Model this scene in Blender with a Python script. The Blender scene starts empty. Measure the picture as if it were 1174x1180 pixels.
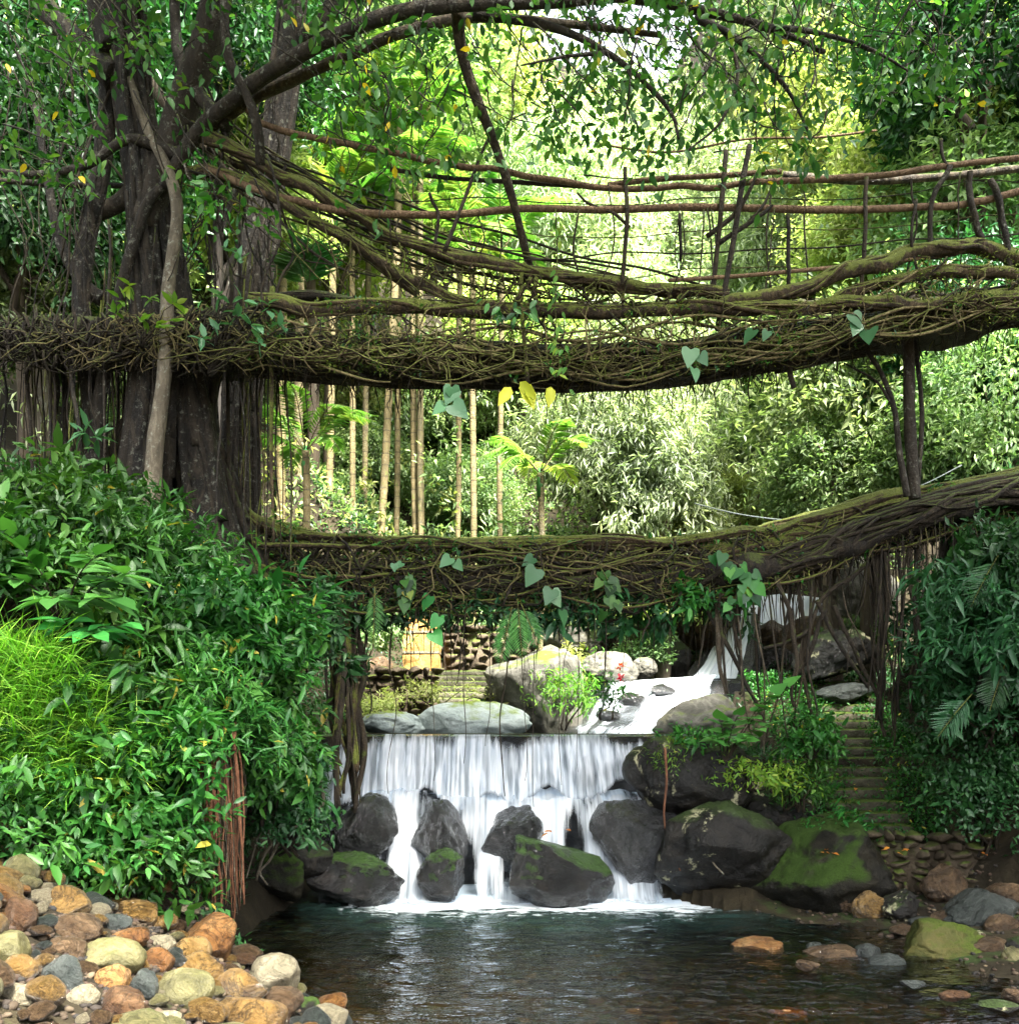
import bpy, bmesh, math, random
import numpy as np
from mathutils import Vector

R = np.random.default_rng(7)
random.seed(7)
SC = bpy.context.scene
COL = SC.collection
F, CX, HY, CAMZ = 1100.0, 587.0, 835.0, 2.6      # focal length (px of the 1174 wide frame), centre, horizon row, eye height
W, H = 1174.0, 1180.0

def P(px, py, D):
    return np.array([(px-CX)/F*D, D, CAMZ-(py-HY)/F*D])

# ------------------------------------------------------------------ noise
def _hash(i, j, k, seed):
    n = (i*374761393 + j*668265263 + k*2147483647 + seed*974634777) & 0xffffffff
    n = ((n ^ (n >> 13))*1274126177) & 0xffffffff
    n = n ^ (n >> 16)
    return (n & 0xffff)/65535.0

def vnoise(p, seed=0):
    p = np.asarray(p, dtype=float)
    f = np.floor(p).astype(np.int64); t = p-f; t = t*t*(3-2*t)
    i, j, k = f[..., 0], f[..., 1], f[..., 2]
    a, b, c = t[..., 0], t[..., 1], t[..., 2]
    r = 0
    for di in (0, 1):
        for dj in (0, 1):
            for dk in (0, 1):
                w = (a if di else 1-a)*(b if dj else 1-b)*(c if dk else 1-c)
                r = r + w*_hash(i+di, j+dj, k+dk, seed)
    return r*2-1

def fbm(p, seed=0, o=4):
    s, a, tot = 0, 1.0, 0
    p = np.asarray(p, dtype=float)
    for q in range(o):
        s = s+a*vnoise(p*(2**q)+q*17.3, seed+q); tot += a; a *= .5
    return s/tot

def sstep(a, b, x):
    t = np.clip((np.asarray(x, dtype=float)-a)/(b-a), 0, 1)
    return t*t*(3-2*t)

def norm(v):
    return v/np.maximum(np.linalg.norm(v, axis=-1, keepdims=True), 1e-9)

# ------------------------------------------------------------------ mesh building
class MB:
    def __init__(s):
        s.v, s.q, s.t, s.a, s.uv, s.n = [], [], [], [], [], 0
    def add(s, v, q=None, t=None, a=None, uv=None):
        v = np.asarray(v, dtype=float).reshape(-1, 3)
        s.v.append(v)
        if q is not None and len(q): s.q.append(np.asarray(q).reshape(-1, 4)+s.n)
        if t is not None and len(t): s.t.append(np.asarray(t).reshape(-1, 3)+s.n)
        s.a.append(np.zeros(len(v)) if a is None else np.broadcast_to(a, (len(v),)).astype(float))
        s.uv.append(np.zeros((len(v), 2)) if uv is None else uv)
        s.n += len(v)
    def mesh(s, name, mat, smooth=True):
        v = np.concatenate(s.v) if s.v else np.zeros((0, 3))
        q = np.concatenate(s.q) if s.q else np.zeros((0, 4), int)
        t = np.concatenate(s.t) if s.t else np.zeros((0, 3), int)
        m = bpy.data.meshes.new(name)
        m.vertices.add(len(v)); m.vertices.foreach_set('co', v.astype(np.float32).ravel())
        idx = np.concatenate([q.ravel(), t.ravel()]).astype(np.int32)
        m.loops.add(len(idx)); m.loops.foreach_set('vertex_index', idx)
        nf = len(q)+len(t)
        m.polygons.add(nf)
        st = np.concatenate([np.arange(len(q))*4, len(q)*4+np.arange(len(t))*3]).astype(np.int32)
        m.polygons.foreach_set('loop_start', st)
        m.polygons.foreach_set('use_smooth', np.full(nf, smooth))
        m.update(calc_edges=True)
        at = m.attributes.new('rnd', 'FLOAT', 'POINT'); at.data.foreach_set('value', np.concatenate(s.a).astype(np.float32))
        uvs = np.concatenate(s.uv)
        if np.any(uvs):
            ul = m.uv_layers.new(name='UVMap'); ul.data.foreach_set('uv', uvs[idx].astype(np.float32).ravel())
        m.materials.append(mat)
        m.validate()
        return m
    def build(s, name, mat, parent=None, smooth=True, loc=None):
        o = bpy.data.objects.new(name, s.mesh(name, mat, smooth)); COL.objects.link(o)
        if parent is not None:
            o.parent = parent
            o.matrix_parent_inverse = parent.matrix_basis.inverted()
        return o

def recentre(o, p):
    """move a top-level mesh's origin to p"""
    co = np.empty(len(o.data.vertices)*3, np.float32); o.data.vertices.foreach_get('co', co)
    co = co.reshape(-1, 3)-np.asarray(p, np.float32); o.data.vertices.foreach_set('co', co.ravel()); o.location = Vector(p)
    return o

def tag(o, label=None, cat=None, group=None, kind=None):
    if label: o['label'] = label
    if cat: o['category'] = cat
    if group: o['group'] = group
    if kind: o['kind'] = kind
    return o

def empty(name, loc, label=None, cat=None, group=None):
    o = bpy.data.objects.new(name, None); COL.objects.link(o)
    o.location = Vector(tuple(float(c) for c in loc)); o.empty_display_size = .2
    return tag(o, label, cat, group)

def catmull(pts, n):
    p = np.asarray(pts, dtype=float)
    if len(p) == 2: 
        t = np.linspace(0, 1, n)[:, None]; return p[0]*(1-t)+p[1]*t
    p = np.vstack([2*p[0]-p[1], p, 2*p[-1]-p[-2]])
    m = len(p)-3
    u = np.linspace(0, m-1e-6, n); i = u.astype(int); t = (u-i)[:, None]
    a, b, c, d = p[i], p[i+1], p[i+2], p[i+3]
    return .5*((2*b)+(-a+c)*t+(2*a-5*b+4*c-d)*t*t+(-a+3*b-3*c+d)*t**3)

def tube(mb, pts, r, k=6, rough=0.0, flat=None, seed=0, a=None, ridges=0):
    """tapered tube through pts; r is a radius or a list of them"""
    p = np.asarray(pts, dtype=float); n = len(p)
    r = np.interp(np.linspace(0, 1, n), np.linspace(0, 1, len(r)), r) if np.ndim(r) else np.full(n, r)
    T = norm(np.gradient(p, axis=0))
    ch = norm(p[-1]-p[0]+1e-9); ref = np.eye(3)[np.argmin(np.abs(ch))]
    A = norm(np.cross(T, ref)); B = np.cross(T, A)
    th = np.arange(k)/k*2*math.pi
    rr = r[:, None]*np.ones(k)[None]
    if rough:
        L = np.concatenate([[0], np.cumsum(np.linalg.norm(np.diff(p, axis=0), axis=1))])
        q = np.stack(np.broadcast_arrays(np.cos(th)[None]*1.3+seed*7.1, np.sin(th)[None]*1.3, L[:, None]/(np.mean(r)*4+.02)), -1)
        rr = rr*(1+rough*fbm(q, seed, 3))
    if ridges:
        L = np.linspace(0, 1, n)
        rr = rr*(1+.13*np.sin(th[None]*ridges+L[:, None]*3+seed))
    v = p[:, None]+rr[..., None]*(np.cos(th)[None, :, None]*A[:, None]+np.sin(th)[None, :, None]*B[:, None])
    i = np.arange(n-1)[:, None]*k; j = np.arange(k)[None]; j2 = (j+1) % k
    q = np.stack([i+j, i+j2, i+k+j2, i+k+j], -1).reshape(-1, 4)
    v = np.vstack([v.reshape(-1, 3), p[0:1], p[-1:]])
    c0, c1 = n*k, n*k+1
    jj = np.arange(k); t = np.vstack([np.stack([(jj+1) % k, jj, np.full(k, c0)], -1), np.stack([(n-1)*k+jj, (n-1)*k+(jj+1) % k, np.full(k, c1)], -1)])
    mb.add(v, q, t, a=R.random() if a is None else a)

def wob(p0, p1, n=8, w=.05, sag=0, seed=None):
    t = np.linspace(0, 1, n)[:, None]
    p = p0*(1-t)+p1*t
    env = np.sin(t*math.pi)**.5
    ph = R.random(3)*50
    off = np.stack([vnoise(np.stack([t[:, 0]*3+ph[c], t[:, 0]*0+c*5.3, t[:, 0]*0+ph[2]], -1), 3) for c in range(3)], -1)
    p = p+off*w*env
    p[:, 2] -= sag*np.sin(t[:, 0]*math.pi)
    return p

# ------------------------------------------------------------------ leaves
def tpl_blade(wd=.34, fold=.06, droop=.18):
    x = np.array([0, .22, .22, .22, .58, .58, .58, 1.0])
    y = np.array([0, wd*.42, 0, -wd*.42, wd*.46, 0, -wd*.46, 0])
    z = np.array([0, fold, 0, fold, fold, 0, fold, 0])-droop*x*x
    q = [(1, 4, 5, 2), (2, 5, 6, 3)]; t = [(0, 1, 2), (0, 2, 3), (4, 7, 5), (5, 7, 6)]
    return np.stack([x, y, z], -1), np.array(q), np.array(t)
def tpl_fast(wd=.38, fold=.07, droop=.1):
    x = np.array([0, .42, .42, 1.0]); y = np.array([0, wd*.5, -wd*.5, 0]); z = np.array([0, fold, fold, -droop])
    return np.stack([x, y, z], -1), np.zeros((0, 4), int), np.array([(0, 3, 1), (0, 2, 3)])
def tpl_heart(wd=.8):
    pts = [(.12, 0), (0, .22), (.08, .40), (.32, .42), (.62, .26), (1.0, 0), (.62, -.26), (.32, -.42), (.08, -.40), (0, -.22)]
    v = [(x, y*wd/.8, .12*abs(y)-.15*x*x) for x, y in pts]+[(.4, 0, -.02)]
    t = [(10, i, (i+1) % 10) for i in range(10)]
    return np.array(v), np.zeros((0, 4), int), np.array(t)
def tpl_grass():
    x = np.array([0, 0, .35, .35, .7, .7, 1.0]); y = np.array([.012, -.012, .014, -.014, .009, -.009, 0]); z = -np.array([0, 0, .08, .08, .3, .3, .62])*.9
    return np.stack([x, y, z], -1), np.array([(0, 2, 3, 1), (2, 4, 5, 3)]), np.array([(4, 6, 5)])
TPL = dict(blade=tpl_blade(), lance=tpl_blade(.2, .04, .28), fast=tpl_fast(), fastthin=tpl_fast(.2, .04, .22), heart=tpl_heart(), grass=tpl_grass(), oval=tpl_blade(.46, .06, .12), leaflet=tpl_fast(.13, .02, .2))

def leaves(mb, pos, axis, nrm, size, tpl, rnd):
    tv, tq, tt = TPL[tpl]
    n = len(pos)
    if n == 0: return
    a = norm(axis); s = norm(np.cross(nrm, a)); m = np.cross(a, s)
    size = np.broadcast_to(size, (n,))[:, None, None]
    v = pos[:, None]+size*(tv[None, :, 0:1]*a[:, None]+tv[None, :, 1:2]*s[:, None]+tv[None, :, 2:3]*m[:, None])
    k = len(tv); off = (np.arange(n)*k)[:, None, None]
    mb.add(v.reshape(-1, 3), (tq[None]+off).reshape(-1, 4) if len(tq) else None, (tt[None]+off).reshape(-1, 3) if len(tt) else None, a=np.repeat(np.broadcast_to(rnd, (n,)), k))

def whorls(mb, cen, out, per, spread, size, tpl, droop=.35, tone=None, tj=.5, sz_j=.35, up=.6):
    """each centre is a twig tip carrying `per` leaves that fan out from it"""
    n = len(cen); N = n*per
    c = np.repeat(cen, per, 0); o = np.repeat(norm(out), per, 0)
    c = c+R.normal(0, 1, (N, 3))*spread*.5
    ax = norm(R.normal(0, 1, (N, 3)))*.95+o*.55; ax[:, 2] -= droop*(.4+R.random(N))
    nr = norm(o*.5+np.array([0, 0, up])+R.normal(0, .35, (N, 3)))
    tn = (np.repeat(tone, per) if tone is not None else np.repeat(R.random(n), per))
    rnd = np.clip(tn*(1-tj)+R.random(N)*tj, 0, 1)
    rnd[R.random(N) < .012] = 1.0
    leaves(mb, c, ax, nr, size*(1-sz_j*R.random(N)), tpl, rnd)

def shell(n, rad, inner=.45, lump=.25, seed=0, zmin=-.4):
    """points spread through the outer part of a lumpy ellipsoid, and their outward directions"""
    d = norm(R.normal(0, 1, (int(n*2.2), 3))); d = d[d[:, 2] > zmin][:n]
    f = (inner+(1-inner)*R.random(len(d))**.45)*(1+lump*fbm(d*1.9+seed, seed, 3)*2)
    f = f*np.where(R.random(len(d)) < .14, R.uniform(1.05, 1.32, len(d)), 1)
    return d*f[:, None]*np.asarray(rad), norm(d/np.asarray(rad))

# ------------------------------------------------------------------ materials
def nodes(name):
    m = bpy.data.materials.new(name); m.use_nodes = True
    nt = m.node_tree; nt.nodes.clear()
    return m, nt
def N(nt, t, **kw):
    n = nt.nodes.new(t)
    for k, v in kw.items():
        if k.startswith('i_'):
            n.inputs[k[2:].replace('_', ' ')].default_value = v
        elif k.startswith('n_'):
            n.inputs[int(k[2:])].default_value = v
        else: setattr(n, k, v)
    return n
def L(nt, a, b): nt.links.new(a, b)
def ramp(nt, fac, stops):
    r = nt.nodes.new('ShaderNodeValToRGB'); e = r.color_ramp.elements
    while len(e) < len(stops): e.new(.5)
    for q, (p, c) in zip(e, stops): q.position = p; q.color = (*c, 1) if len(c) == 3 else c
    L(nt, fac, r.inputs[0]); return r
def noise(nt, vec, scale, detail=4, rough=.55, dist=0):
    n = N(nt, 'ShaderNodeTexNoise'); n.inputs['Scale'].default_value = scale; n.inputs['Detail'].default_value = detail
    n.inputs['Roughness'].default_value = rough; n.inputs['Distortion'].default_value = dist
    L(nt, vec, n.inputs['Vector']); return n
def mixc(nt, f, a, b, mode='MIX'):
    n = nt.nodes.new('ShaderNodeMix'); n.data_type = 'RGBA'; n.blend_type = mode
    if isinstance(f, (int, float)): n.inputs[0].default_value = f
    else: L(nt, f, n.inputs[0])
    for s, c in ((6, a), (7, b)):
        if isinstance(c, tuple): n.inputs[s].default_value = (*c, 1)
        else: L(nt, c, n.inputs[s])
    return n.outputs[2]
def math_(nt, op, a, b=None, c=None):
    n = nt.nodes.new('ShaderNodeMath'); n.operation = op; n.use_clamp = False
    for i, x in enumerate((a, b, c)):
        if x is None: continue
        if isinstance(x, (int, float)): n.inputs[i].default_value = x
        else: L(nt, x, n.inputs[i])
    return n.outputs[0]

def leaf_mat(name, stops, trans=.35, rough=.42, spec=.45, vein=False):
    rough += .06; spec *= .75
    m, nt = nodes(name)
    at = N(nt, 'ShaderNodeAttribute', attribute_name='rnd')
    oi = N(nt, 'ShaderNodeObjectInfo')
    r = ramp(nt, at.outputs['Fac'], stops)
    hs = N(nt, 'ShaderNodeHueSaturation'); L(nt, r.outputs[0], hs.inputs['Color'])
    L(nt, math_(nt, 'MULTIPLY_ADD', oi.outputs['Random'], .035, .483), hs.inputs['Hue'])
    L(nt, math_(nt, 'MULTIPLY_ADD', oi.outputs['Random'], .45, .8), hs.inputs['Value'])
    b = N(nt, 'ShaderNodeBsdfPrincipled'); b.inputs['Roughness'].default_value = rough
    b.inputs['Specular IOR Level'].default_value = spec
    L(nt, hs.outputs[0], b.inputs['Base Color'])
    t = N(nt, 'ShaderNodeBsdfTranslucent')
    L(nt, mixc(nt, 1.0, hs.outputs[0], (1.25, 1.4, .75), 'MULTIPLY'), t.inputs['Color'])
    mx = N(nt, 'ShaderNodeMixShader'); mx.inputs[0].default_value = trans
    L(nt, b.outputs[0], mx.inputs[1]); L(nt, t.outputs[0], mx.inputs[2])
    o = N(nt, 'ShaderNodeOutputMaterial'); L(nt, mx.outputs[0], o.inputs['Surface'])
    return m

def bark_mat(name, c0, c1, c2, moss=(.07, .10, .015), mossamt=.5, lichen=0.0, scale=6, rough=.8, zs=.3, rings=0):
    m, nt = nodes(name)
    g = N(nt, 'ShaderNodeNewGeometry'); tc = N(nt, 'ShaderNodeTexCoord')
    mp = N(nt, 'ShaderNodeMapping'); mp.inputs['Scale'].default_value = (1, 1, zs); L(nt, tc.outputs['Object'], mp.inputs[0])
    at = N(nt, 'ShaderNodeAttribute', attribute_name='rnd')
    n1 = noise(nt, mp.outputs[0], scale*1.6, 9, .72, .6)
    col = ramp(nt, n1.outputs[0], [(.36, c0), (.5, c1), (.66, c2)]).outputs[0]
    col = mixc(nt, math_(nt, 'MULTIPLY', at.outputs['Fac'], .35), col, (c2[0]*1.1, c2[1]*1.05, c2[2]))
    if rings:
        sz_ = N(nt, 'ShaderNodeSeparateXYZ'); L(nt, tc.outputs['Object'], sz_.inputs[0])
        fr_ = math_(nt, 'FRACT', math_(nt, 'MULTIPLY_ADD', sz_.outputs[2], rings, math_(nt, 'MULTIPLY', n1.outputs[0], .25)))
        col = mixc(nt, ramp(nt, fr_, [(.0, (.9, .9, .9)), (.14, (0, 0, 0))]).outputs[0], col, (c0[0]*.5, c0[1]*.45, c0[2]*.4))
    if lichen:
        nl = noise(nt, tc.outputs['Object'], 11, 7, .75)
        fl = ramp(nt, nl.outputs[0], [(.56, (0, 0, 0)), (.64, (1, 1, 1))]).outputs[0]
        col = mixc(nt, math_(nt, 'MULTIPLY', fl, lichen), col, (.33, .34, .27))
    sx = N(nt, 'ShaderNodeSeparateXYZ'); L(nt, g.outputs['Normal'], sx.inputs[0])
    nm = noise(nt, tc.outputs['Object'], 4.5, 8, .75)
    f = math_(nt, 'ADD', math_(nt, 'MULTIPLY', sx.outputs[2], .22), math_(nt, 'ADD', nm.outputs[0], -.75+mossamt*.4))
    f = ramp(nt, f, [(0.0, (0, 0, 0)), (.09, (1, 1, 1))]).outputs[0]
    ng = noise(nt, tc.outputs['Object'], 30, 2)
    mcol = mixc(nt, ng.outputs[0], (moss[0]*.5, moss[1]*.5, moss[2]*.5), (moss[0]*1.7, moss[1]*1.6, moss[2]*1.5))
    col = mixc(nt, f, col, mcol)
    b = N(nt, 'ShaderNodeBsdfPrincipled'); b.inputs['Roughness'].default_value = rough; L(nt, col, b.inputs['Base Color'])
    b.inputs['Specular IOR Level'].default_value = .3
    bp = N(nt, 'ShaderNodeBump'); bp.inputs['Strength'].default_value = 1.0; bp.inputs['Distance'].default_value = .05
    L(nt, math_(nt, 'ADD', n1.outputs[0], math_(nt, 'MULTIPLY', ng.outputs[0], .4)), bp.inputs['Height']); L(nt, bp.outputs[0], b.inputs['Normal'])
    o = N(nt, 'ShaderNodeOutputMaterial'); L(nt, b.outputs[0], o.inputs['Surface'])
    return m

def rock_mat(name, c0, c1, c2, rough=.5, moss=0.0, mosscol=(.05, .09, .012), lichen=0.0, scale=3.0, vein=0.0, wet=0.0):
    m, nt = nodes(name)
    g = N(nt, 'ShaderNodeNewGeometry'); tc = N(nt, 'ShaderNodeTexCoord'); oi = N(nt, 'ShaderNodeObjectInfo')
    va = N(nt, 'ShaderNodeVectorMath', operation='ADD'); L(nt, tc.outputs['Object'], va.inputs[0])
    cb = N(nt, 'ShaderNodeCombineXYZ'); rz = math_(nt, 'MULTIPLY', oi.outputs['Random'], 40.0)
    for i in range(3): L(nt, rz, cb.inputs[i])
    L(nt, cb.outputs[0], va.inputs[1]); vec = va.outputs[0]
    n1 = noise(nt, vec, scale, 9, .68, .8); n2 = noise(nt, vec, scale*11, 6, .7)
    col = ramp(nt, n1.outputs[0], [(.3, c0), (.48, c1), (.7, c2)]).outputs[0]
    col = mixc(nt, math_(nt, 'MULTIPLY', n2.outputs[0], .6), col, (c0[0]*.6, c0[1]*.6, c0[2]*.6))
    if vein:
        nv = noise(nt, vec, scale*.8, 5, .7, 1.5)
        fv = ramp(nt, math_(nt, 'ABSOLUTE', math_(nt, 'SUBTRACT', nv.outputs[0], .5)), [(0.0, (1, 1, 1)), (.035, (0, 0, 0))]).outputs[0]
        col = mixc(nt, math_(nt, 'MULTIPLY', fv, vein), col, (c0[0]*.25, c0[1]*.22, c0[2]*.2))
    if lichen:
        nl = noise(nt, vec, 1.6, 6, .7, .5)
        fl = ramp(nt, nl.outputs[0], [(.58, (0, 0, 0)), (.62, (1, 1, 1))]).outputs[0]
        col = mixc(nt, math_(nt, 'MULTIPLY', fl, lichen), col, (.42, .40, .24))
    ro = rough
    if moss:
        sx = N(nt, 'ShaderNodeSeparateXYZ'); L(nt, g.outputs['Normal'], sx.inputs[0])
        nm = noise(nt, vec, 1.3, 6, .65)
        f = math_(nt, 'ADD', math_(nt, 'MULTIPLY', sx.outputs[2], .4), math_(nt, 'ADD', nm.outputs[0], -1.0+moss*.5))
        f = ramp(nt, f, [(0.0, (0, 0, 0)), (.12, (1, 1, 1))]).outputs[0]
        ng = noise(nt, vec, 45, 3)
        mc = mixc(nt, ng.outputs[0], (mosscol[0]*.3, mosscol[1]*.3, mosscol[2]*.3), (mosscol[0]*1.8, mosscol[1]*1.8, mosscol[2]*1.8))
        col = mixc(nt, f, col, mc)
        mr = N(nt, 'ShaderNodeMix'); L(nt, f, mr.inputs[0]); mr.inputs[2].default_value = rough; mr.inputs[3].default_value = .95
        ro = mr.outputs[0]
    b = N(nt, 'ShaderNodeBsdfPrincipled'); L(nt, col, b.inputs['Base Color'])
    if isinstance(ro, float): b.inputs['Roughness'].default_value = ro
    else: L(nt, ro, b.inputs['Roughness'])
    b.inputs['Specular IOR Level'].default_value = .35 if rough < .5 and not wet else .18
    if wet: b.inputs['Coat IOR'].default_value = 1.5+.25*wet; b.inputs['Coat Weight'].default_value = wet; b.inputs['Coat Roughness'].default_value = .03
    bp = N(nt, 'ShaderNodeBump'); bp.inputs['Strength'].default_value = .9; bp.inputs['Distance'].default_value = .08+.16*wet
    L(nt, math_(nt, 'ADD', n1.outputs[0], math_(nt, 'MULTIPLY', n2.outputs[0], .25)), bp.inputs['Height']); L(nt, bp.outputs[0], b.inputs['Normal'])
    if wet: L(nt, bp.outputs[0], b.inputs['Coat Normal'])
    o = N(nt, 'ShaderNodeOutputMaterial'); L(nt, b.outputs[0], o.inputs['Surface'])
    return m

M = {}
YG = (.16, .22, .03)
M['leaf_near'] = leaf_mat('bank_leaf', [(0, (.009, .042, .009)), (.5, (.023, .095, .013)), (.88, (.06, .18, .022)), (.985, (.12, .24, .04)), (1, (.34, .28, .04))], .3, .4, .5)
M['leaf_big'] = leaf_mat('broad_leaf', [(0, (.03, .14, .025)), (1, (.08, .27, .05))], .3, .4, .5)
M['leaf_light'] = leaf_mat('young_leaf', [(0, (.05, .17, .02)), (.6, (.12, .28, .03)), (1, (.26, .36, .04))], .4, .45)
M['leaf_moss'] = leaf_mat('moss_leaf', [(0, (.03, .04, .01)), (.5, (.09, .12, .02)), (1, (.22, .24, .05))], .3, .7, .2)
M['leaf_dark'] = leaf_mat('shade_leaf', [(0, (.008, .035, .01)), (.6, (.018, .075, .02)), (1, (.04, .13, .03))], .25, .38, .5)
M['leaf_canopy'] = leaf_mat('canopy_leaf', [(0, (.014, .055, .012)), (.6, (.045, .12, .02)), (.96, (.13, .22, .03)), (1, (.5, .33, .02))], .36, .42)
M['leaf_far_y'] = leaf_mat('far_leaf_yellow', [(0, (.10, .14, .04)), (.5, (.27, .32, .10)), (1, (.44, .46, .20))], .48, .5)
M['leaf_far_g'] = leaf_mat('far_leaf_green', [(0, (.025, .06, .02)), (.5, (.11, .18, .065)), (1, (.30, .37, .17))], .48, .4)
M['leaf_far_p'] = leaf_mat('far_leaf_misted', [(0, (.06, .10, .05)), (.5, (.23, .30, .17)), (1, (.50, .56, .36))], .48, .35, .6)  # mist over the far slopes is put into this pale leaf colour
M['leaf_palm'] = leaf_mat('palm_leaf', [(0, (.05, .13, .02)), (.6, (.12, .24, .04)), (1, (.28, .33, .07))], .4, .4)
M['leaf_grass'] = leaf_mat('grass_blade', [(0, (.08, .22, .02)), (.6, (.17, .38, .03)), (1, (.35, .50, .08))], .4, .45)
M['leaf_heart'] = leaf_mat('vine_leaf', [(0, (.03, .10, .035)), (.7, (.07, .19, .075)), (1, (.15, .27, .14))], .3, .35, .6)
M['leaf_yellow'] = leaf_mat('yellowed_leaf', [(0, (.35, .38, .02)), (1, (.5, .48, .03))], .4, .5)
M['leaf_orange'] = leaf_mat('dead_leaf', [(0, (.4, .12, .02)), (1, (.55, .25, .03))], .3, .5)
M['leaf_red'] = leaf_mat('red_petal', [(0, (.6, .03, .01)), (1, (.7, .06, .02))], .2, .5)
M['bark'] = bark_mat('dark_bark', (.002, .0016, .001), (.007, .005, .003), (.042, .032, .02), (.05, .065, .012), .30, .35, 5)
M['bark_pale'] = bark_mat('lichened_bark', (.02, .016, .011), (.075, .062, .043), (.20, .17, .12), (.06, .08, .02), .2, .6, 6)
M['bark_mid'] = bark_mat('weathered_bark', (.008, .006, .004), (.035, .026, .016), (.12, .092, .058), (.06, .08, .015), .3, .35, 5)
M['root'] = bark_mat('mossy_root', (.006, .004, .002), (.028, .018, .009), (.10, .07, .034), (.09, .11, .018), .7, 0, 9)
M['straw'] = bark_mat('straw_root', (.02, .013, .006), (.095, .07, .03), (.28, .23, .11), (.10, .115, .025), .55, 0, 9)
M['root_dark'] = bark_mat('dark_root', (.003, .002, .0012), (.011, .0075, .0045), (.045, .033, .018), (.045, .06, .01), .42, 0, 9)
M['root_red'] = bark_mat('red_root', (.03, .012, .006), (.10, .038, .018), (.22, .10, .05), (.05, .06, .01), .0, 0, 12)
M['cane'] = bark_mat('bare_root_pole', (.05, .028, .015), (.13, .08, .045), (.24, .16, .09), (.09, .10, .02), .1, 0, 14)
M['palmstem'] = bark_mat('palm_stem', (.035, .03, .014), (.085, .07, .03), (.18, .14, .06), (.08, .11, .02), .45, .2, 3, rings=3.2)
M['rock_ochre'] = rock_mat('ochre_stone', (.04, .02, .006), (.20, .115, .03), (.37, .24, .09), .34, 0, scale=3.4, vein=.8, wet=.6)
M['rock_orange'] = rock_mat('orange_stone', (.05, .02, .007), (.20, .09, .026), (.34, .20, .075), .34, 0, scale=3, vein=.7, wet=.35)
M['rock_brown'] = rock_mat('brown_stone', (.02, .012, .006), (.08, .048, .024), (.20, .13, .07), .4, 0, scale=4, vein=.6, wet=.3)
M['rock_rust'] = rock_mat('rust_stone', (.025, .012, .006), (.09, .045, .02), (.19, .11, .055), .4, 0, scale=4, vein=.6, wet=.3)
M['rock_slate'] = rock_mat('slate_stone', (.012, .014, .013), (.035, .042, .038), (.09, .10, .09), .35, 0, scale=4, wet=.4)
M['rock_olive'] = rock_mat('olive_stone', (.04, .038, .015), (.12, .11, .045), (.25, .22, .10), .4, .2, (.07, .075, .015), scale=3, vein=.3)
M['rock_pale'] = rock_mat('pale_stone', (.08, .07, .045), (.22, .19, .12), (.38, .33, .22), .45, 0, scale=5, vein=.6)
M['rock_grey'] = rock_mat('grey_boulder', (.04, .038, .03), (.11, .105, .085), (.26, .25, .21), .6, .35, (.08, .11, .02), .25, scale=2.2)
M['rock_blue'] = rock_mat('bluish_slab', (.13, .16, .15), (.22, .26, .25), (.32, .36, .34), .55, .30, (.09, .12, .02), scale=1.6)
M['rock_wet'] = rock_mat('black_wet_boulder', (.001, .001, .001), (.003, .0028, .0025), (.018, .016, .013), .18, .0, scale=2.5, wet=.9)
M['rock_wetmoss'] = rock_mat('wet_mossy_boulder', (.001, .001, .001), (.0035, .003, .0025), (.022, .016, .01), .2, .66, (.025, .06, .006), scale=2.4, wet=.6)
M['rock_moss'] = rock_mat('mossy_boulder', (.003, .003, .002), (.009, .008, .005), (.028, .024, .013), .6, .72, (.022, .042, .006), scale=2.4)
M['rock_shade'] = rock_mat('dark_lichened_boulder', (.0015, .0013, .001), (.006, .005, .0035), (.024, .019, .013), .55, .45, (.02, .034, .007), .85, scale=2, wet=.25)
M['rock_green'] = rock_mat('green_stained_boulder', (.02, .025, .006), (.055, .06, .012), (.12, .10, .03), .5, .45, (.05, .07, .01), scale=3)
M['masonry'] = rock_mat('rubble_stone', (.022, .016, .01), (.065, .048, .03), (.15, .12, .08), .8, .42, (.06, .08, .015), scale=2.5)
M['step'] = rock_mat('worn_step', (.035, .032, .02), (.085, .078, .05), (.2, .18, .12), .6, .62, (.06, .09, .015), scale=3)
M['plaster'] = rock_mat('ochre_plaster', (.22, .11, .03), (.42, .24, .07), (.55, .38, .16), .85, .0, scale=2.2)
M['soil'] = rock_mat('forest_soil', (.008, .006, .003), (.022, .017, .009), (.05, .04, .02), .9, .15, (.025, .045, .01), scale=1.2)

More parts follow.
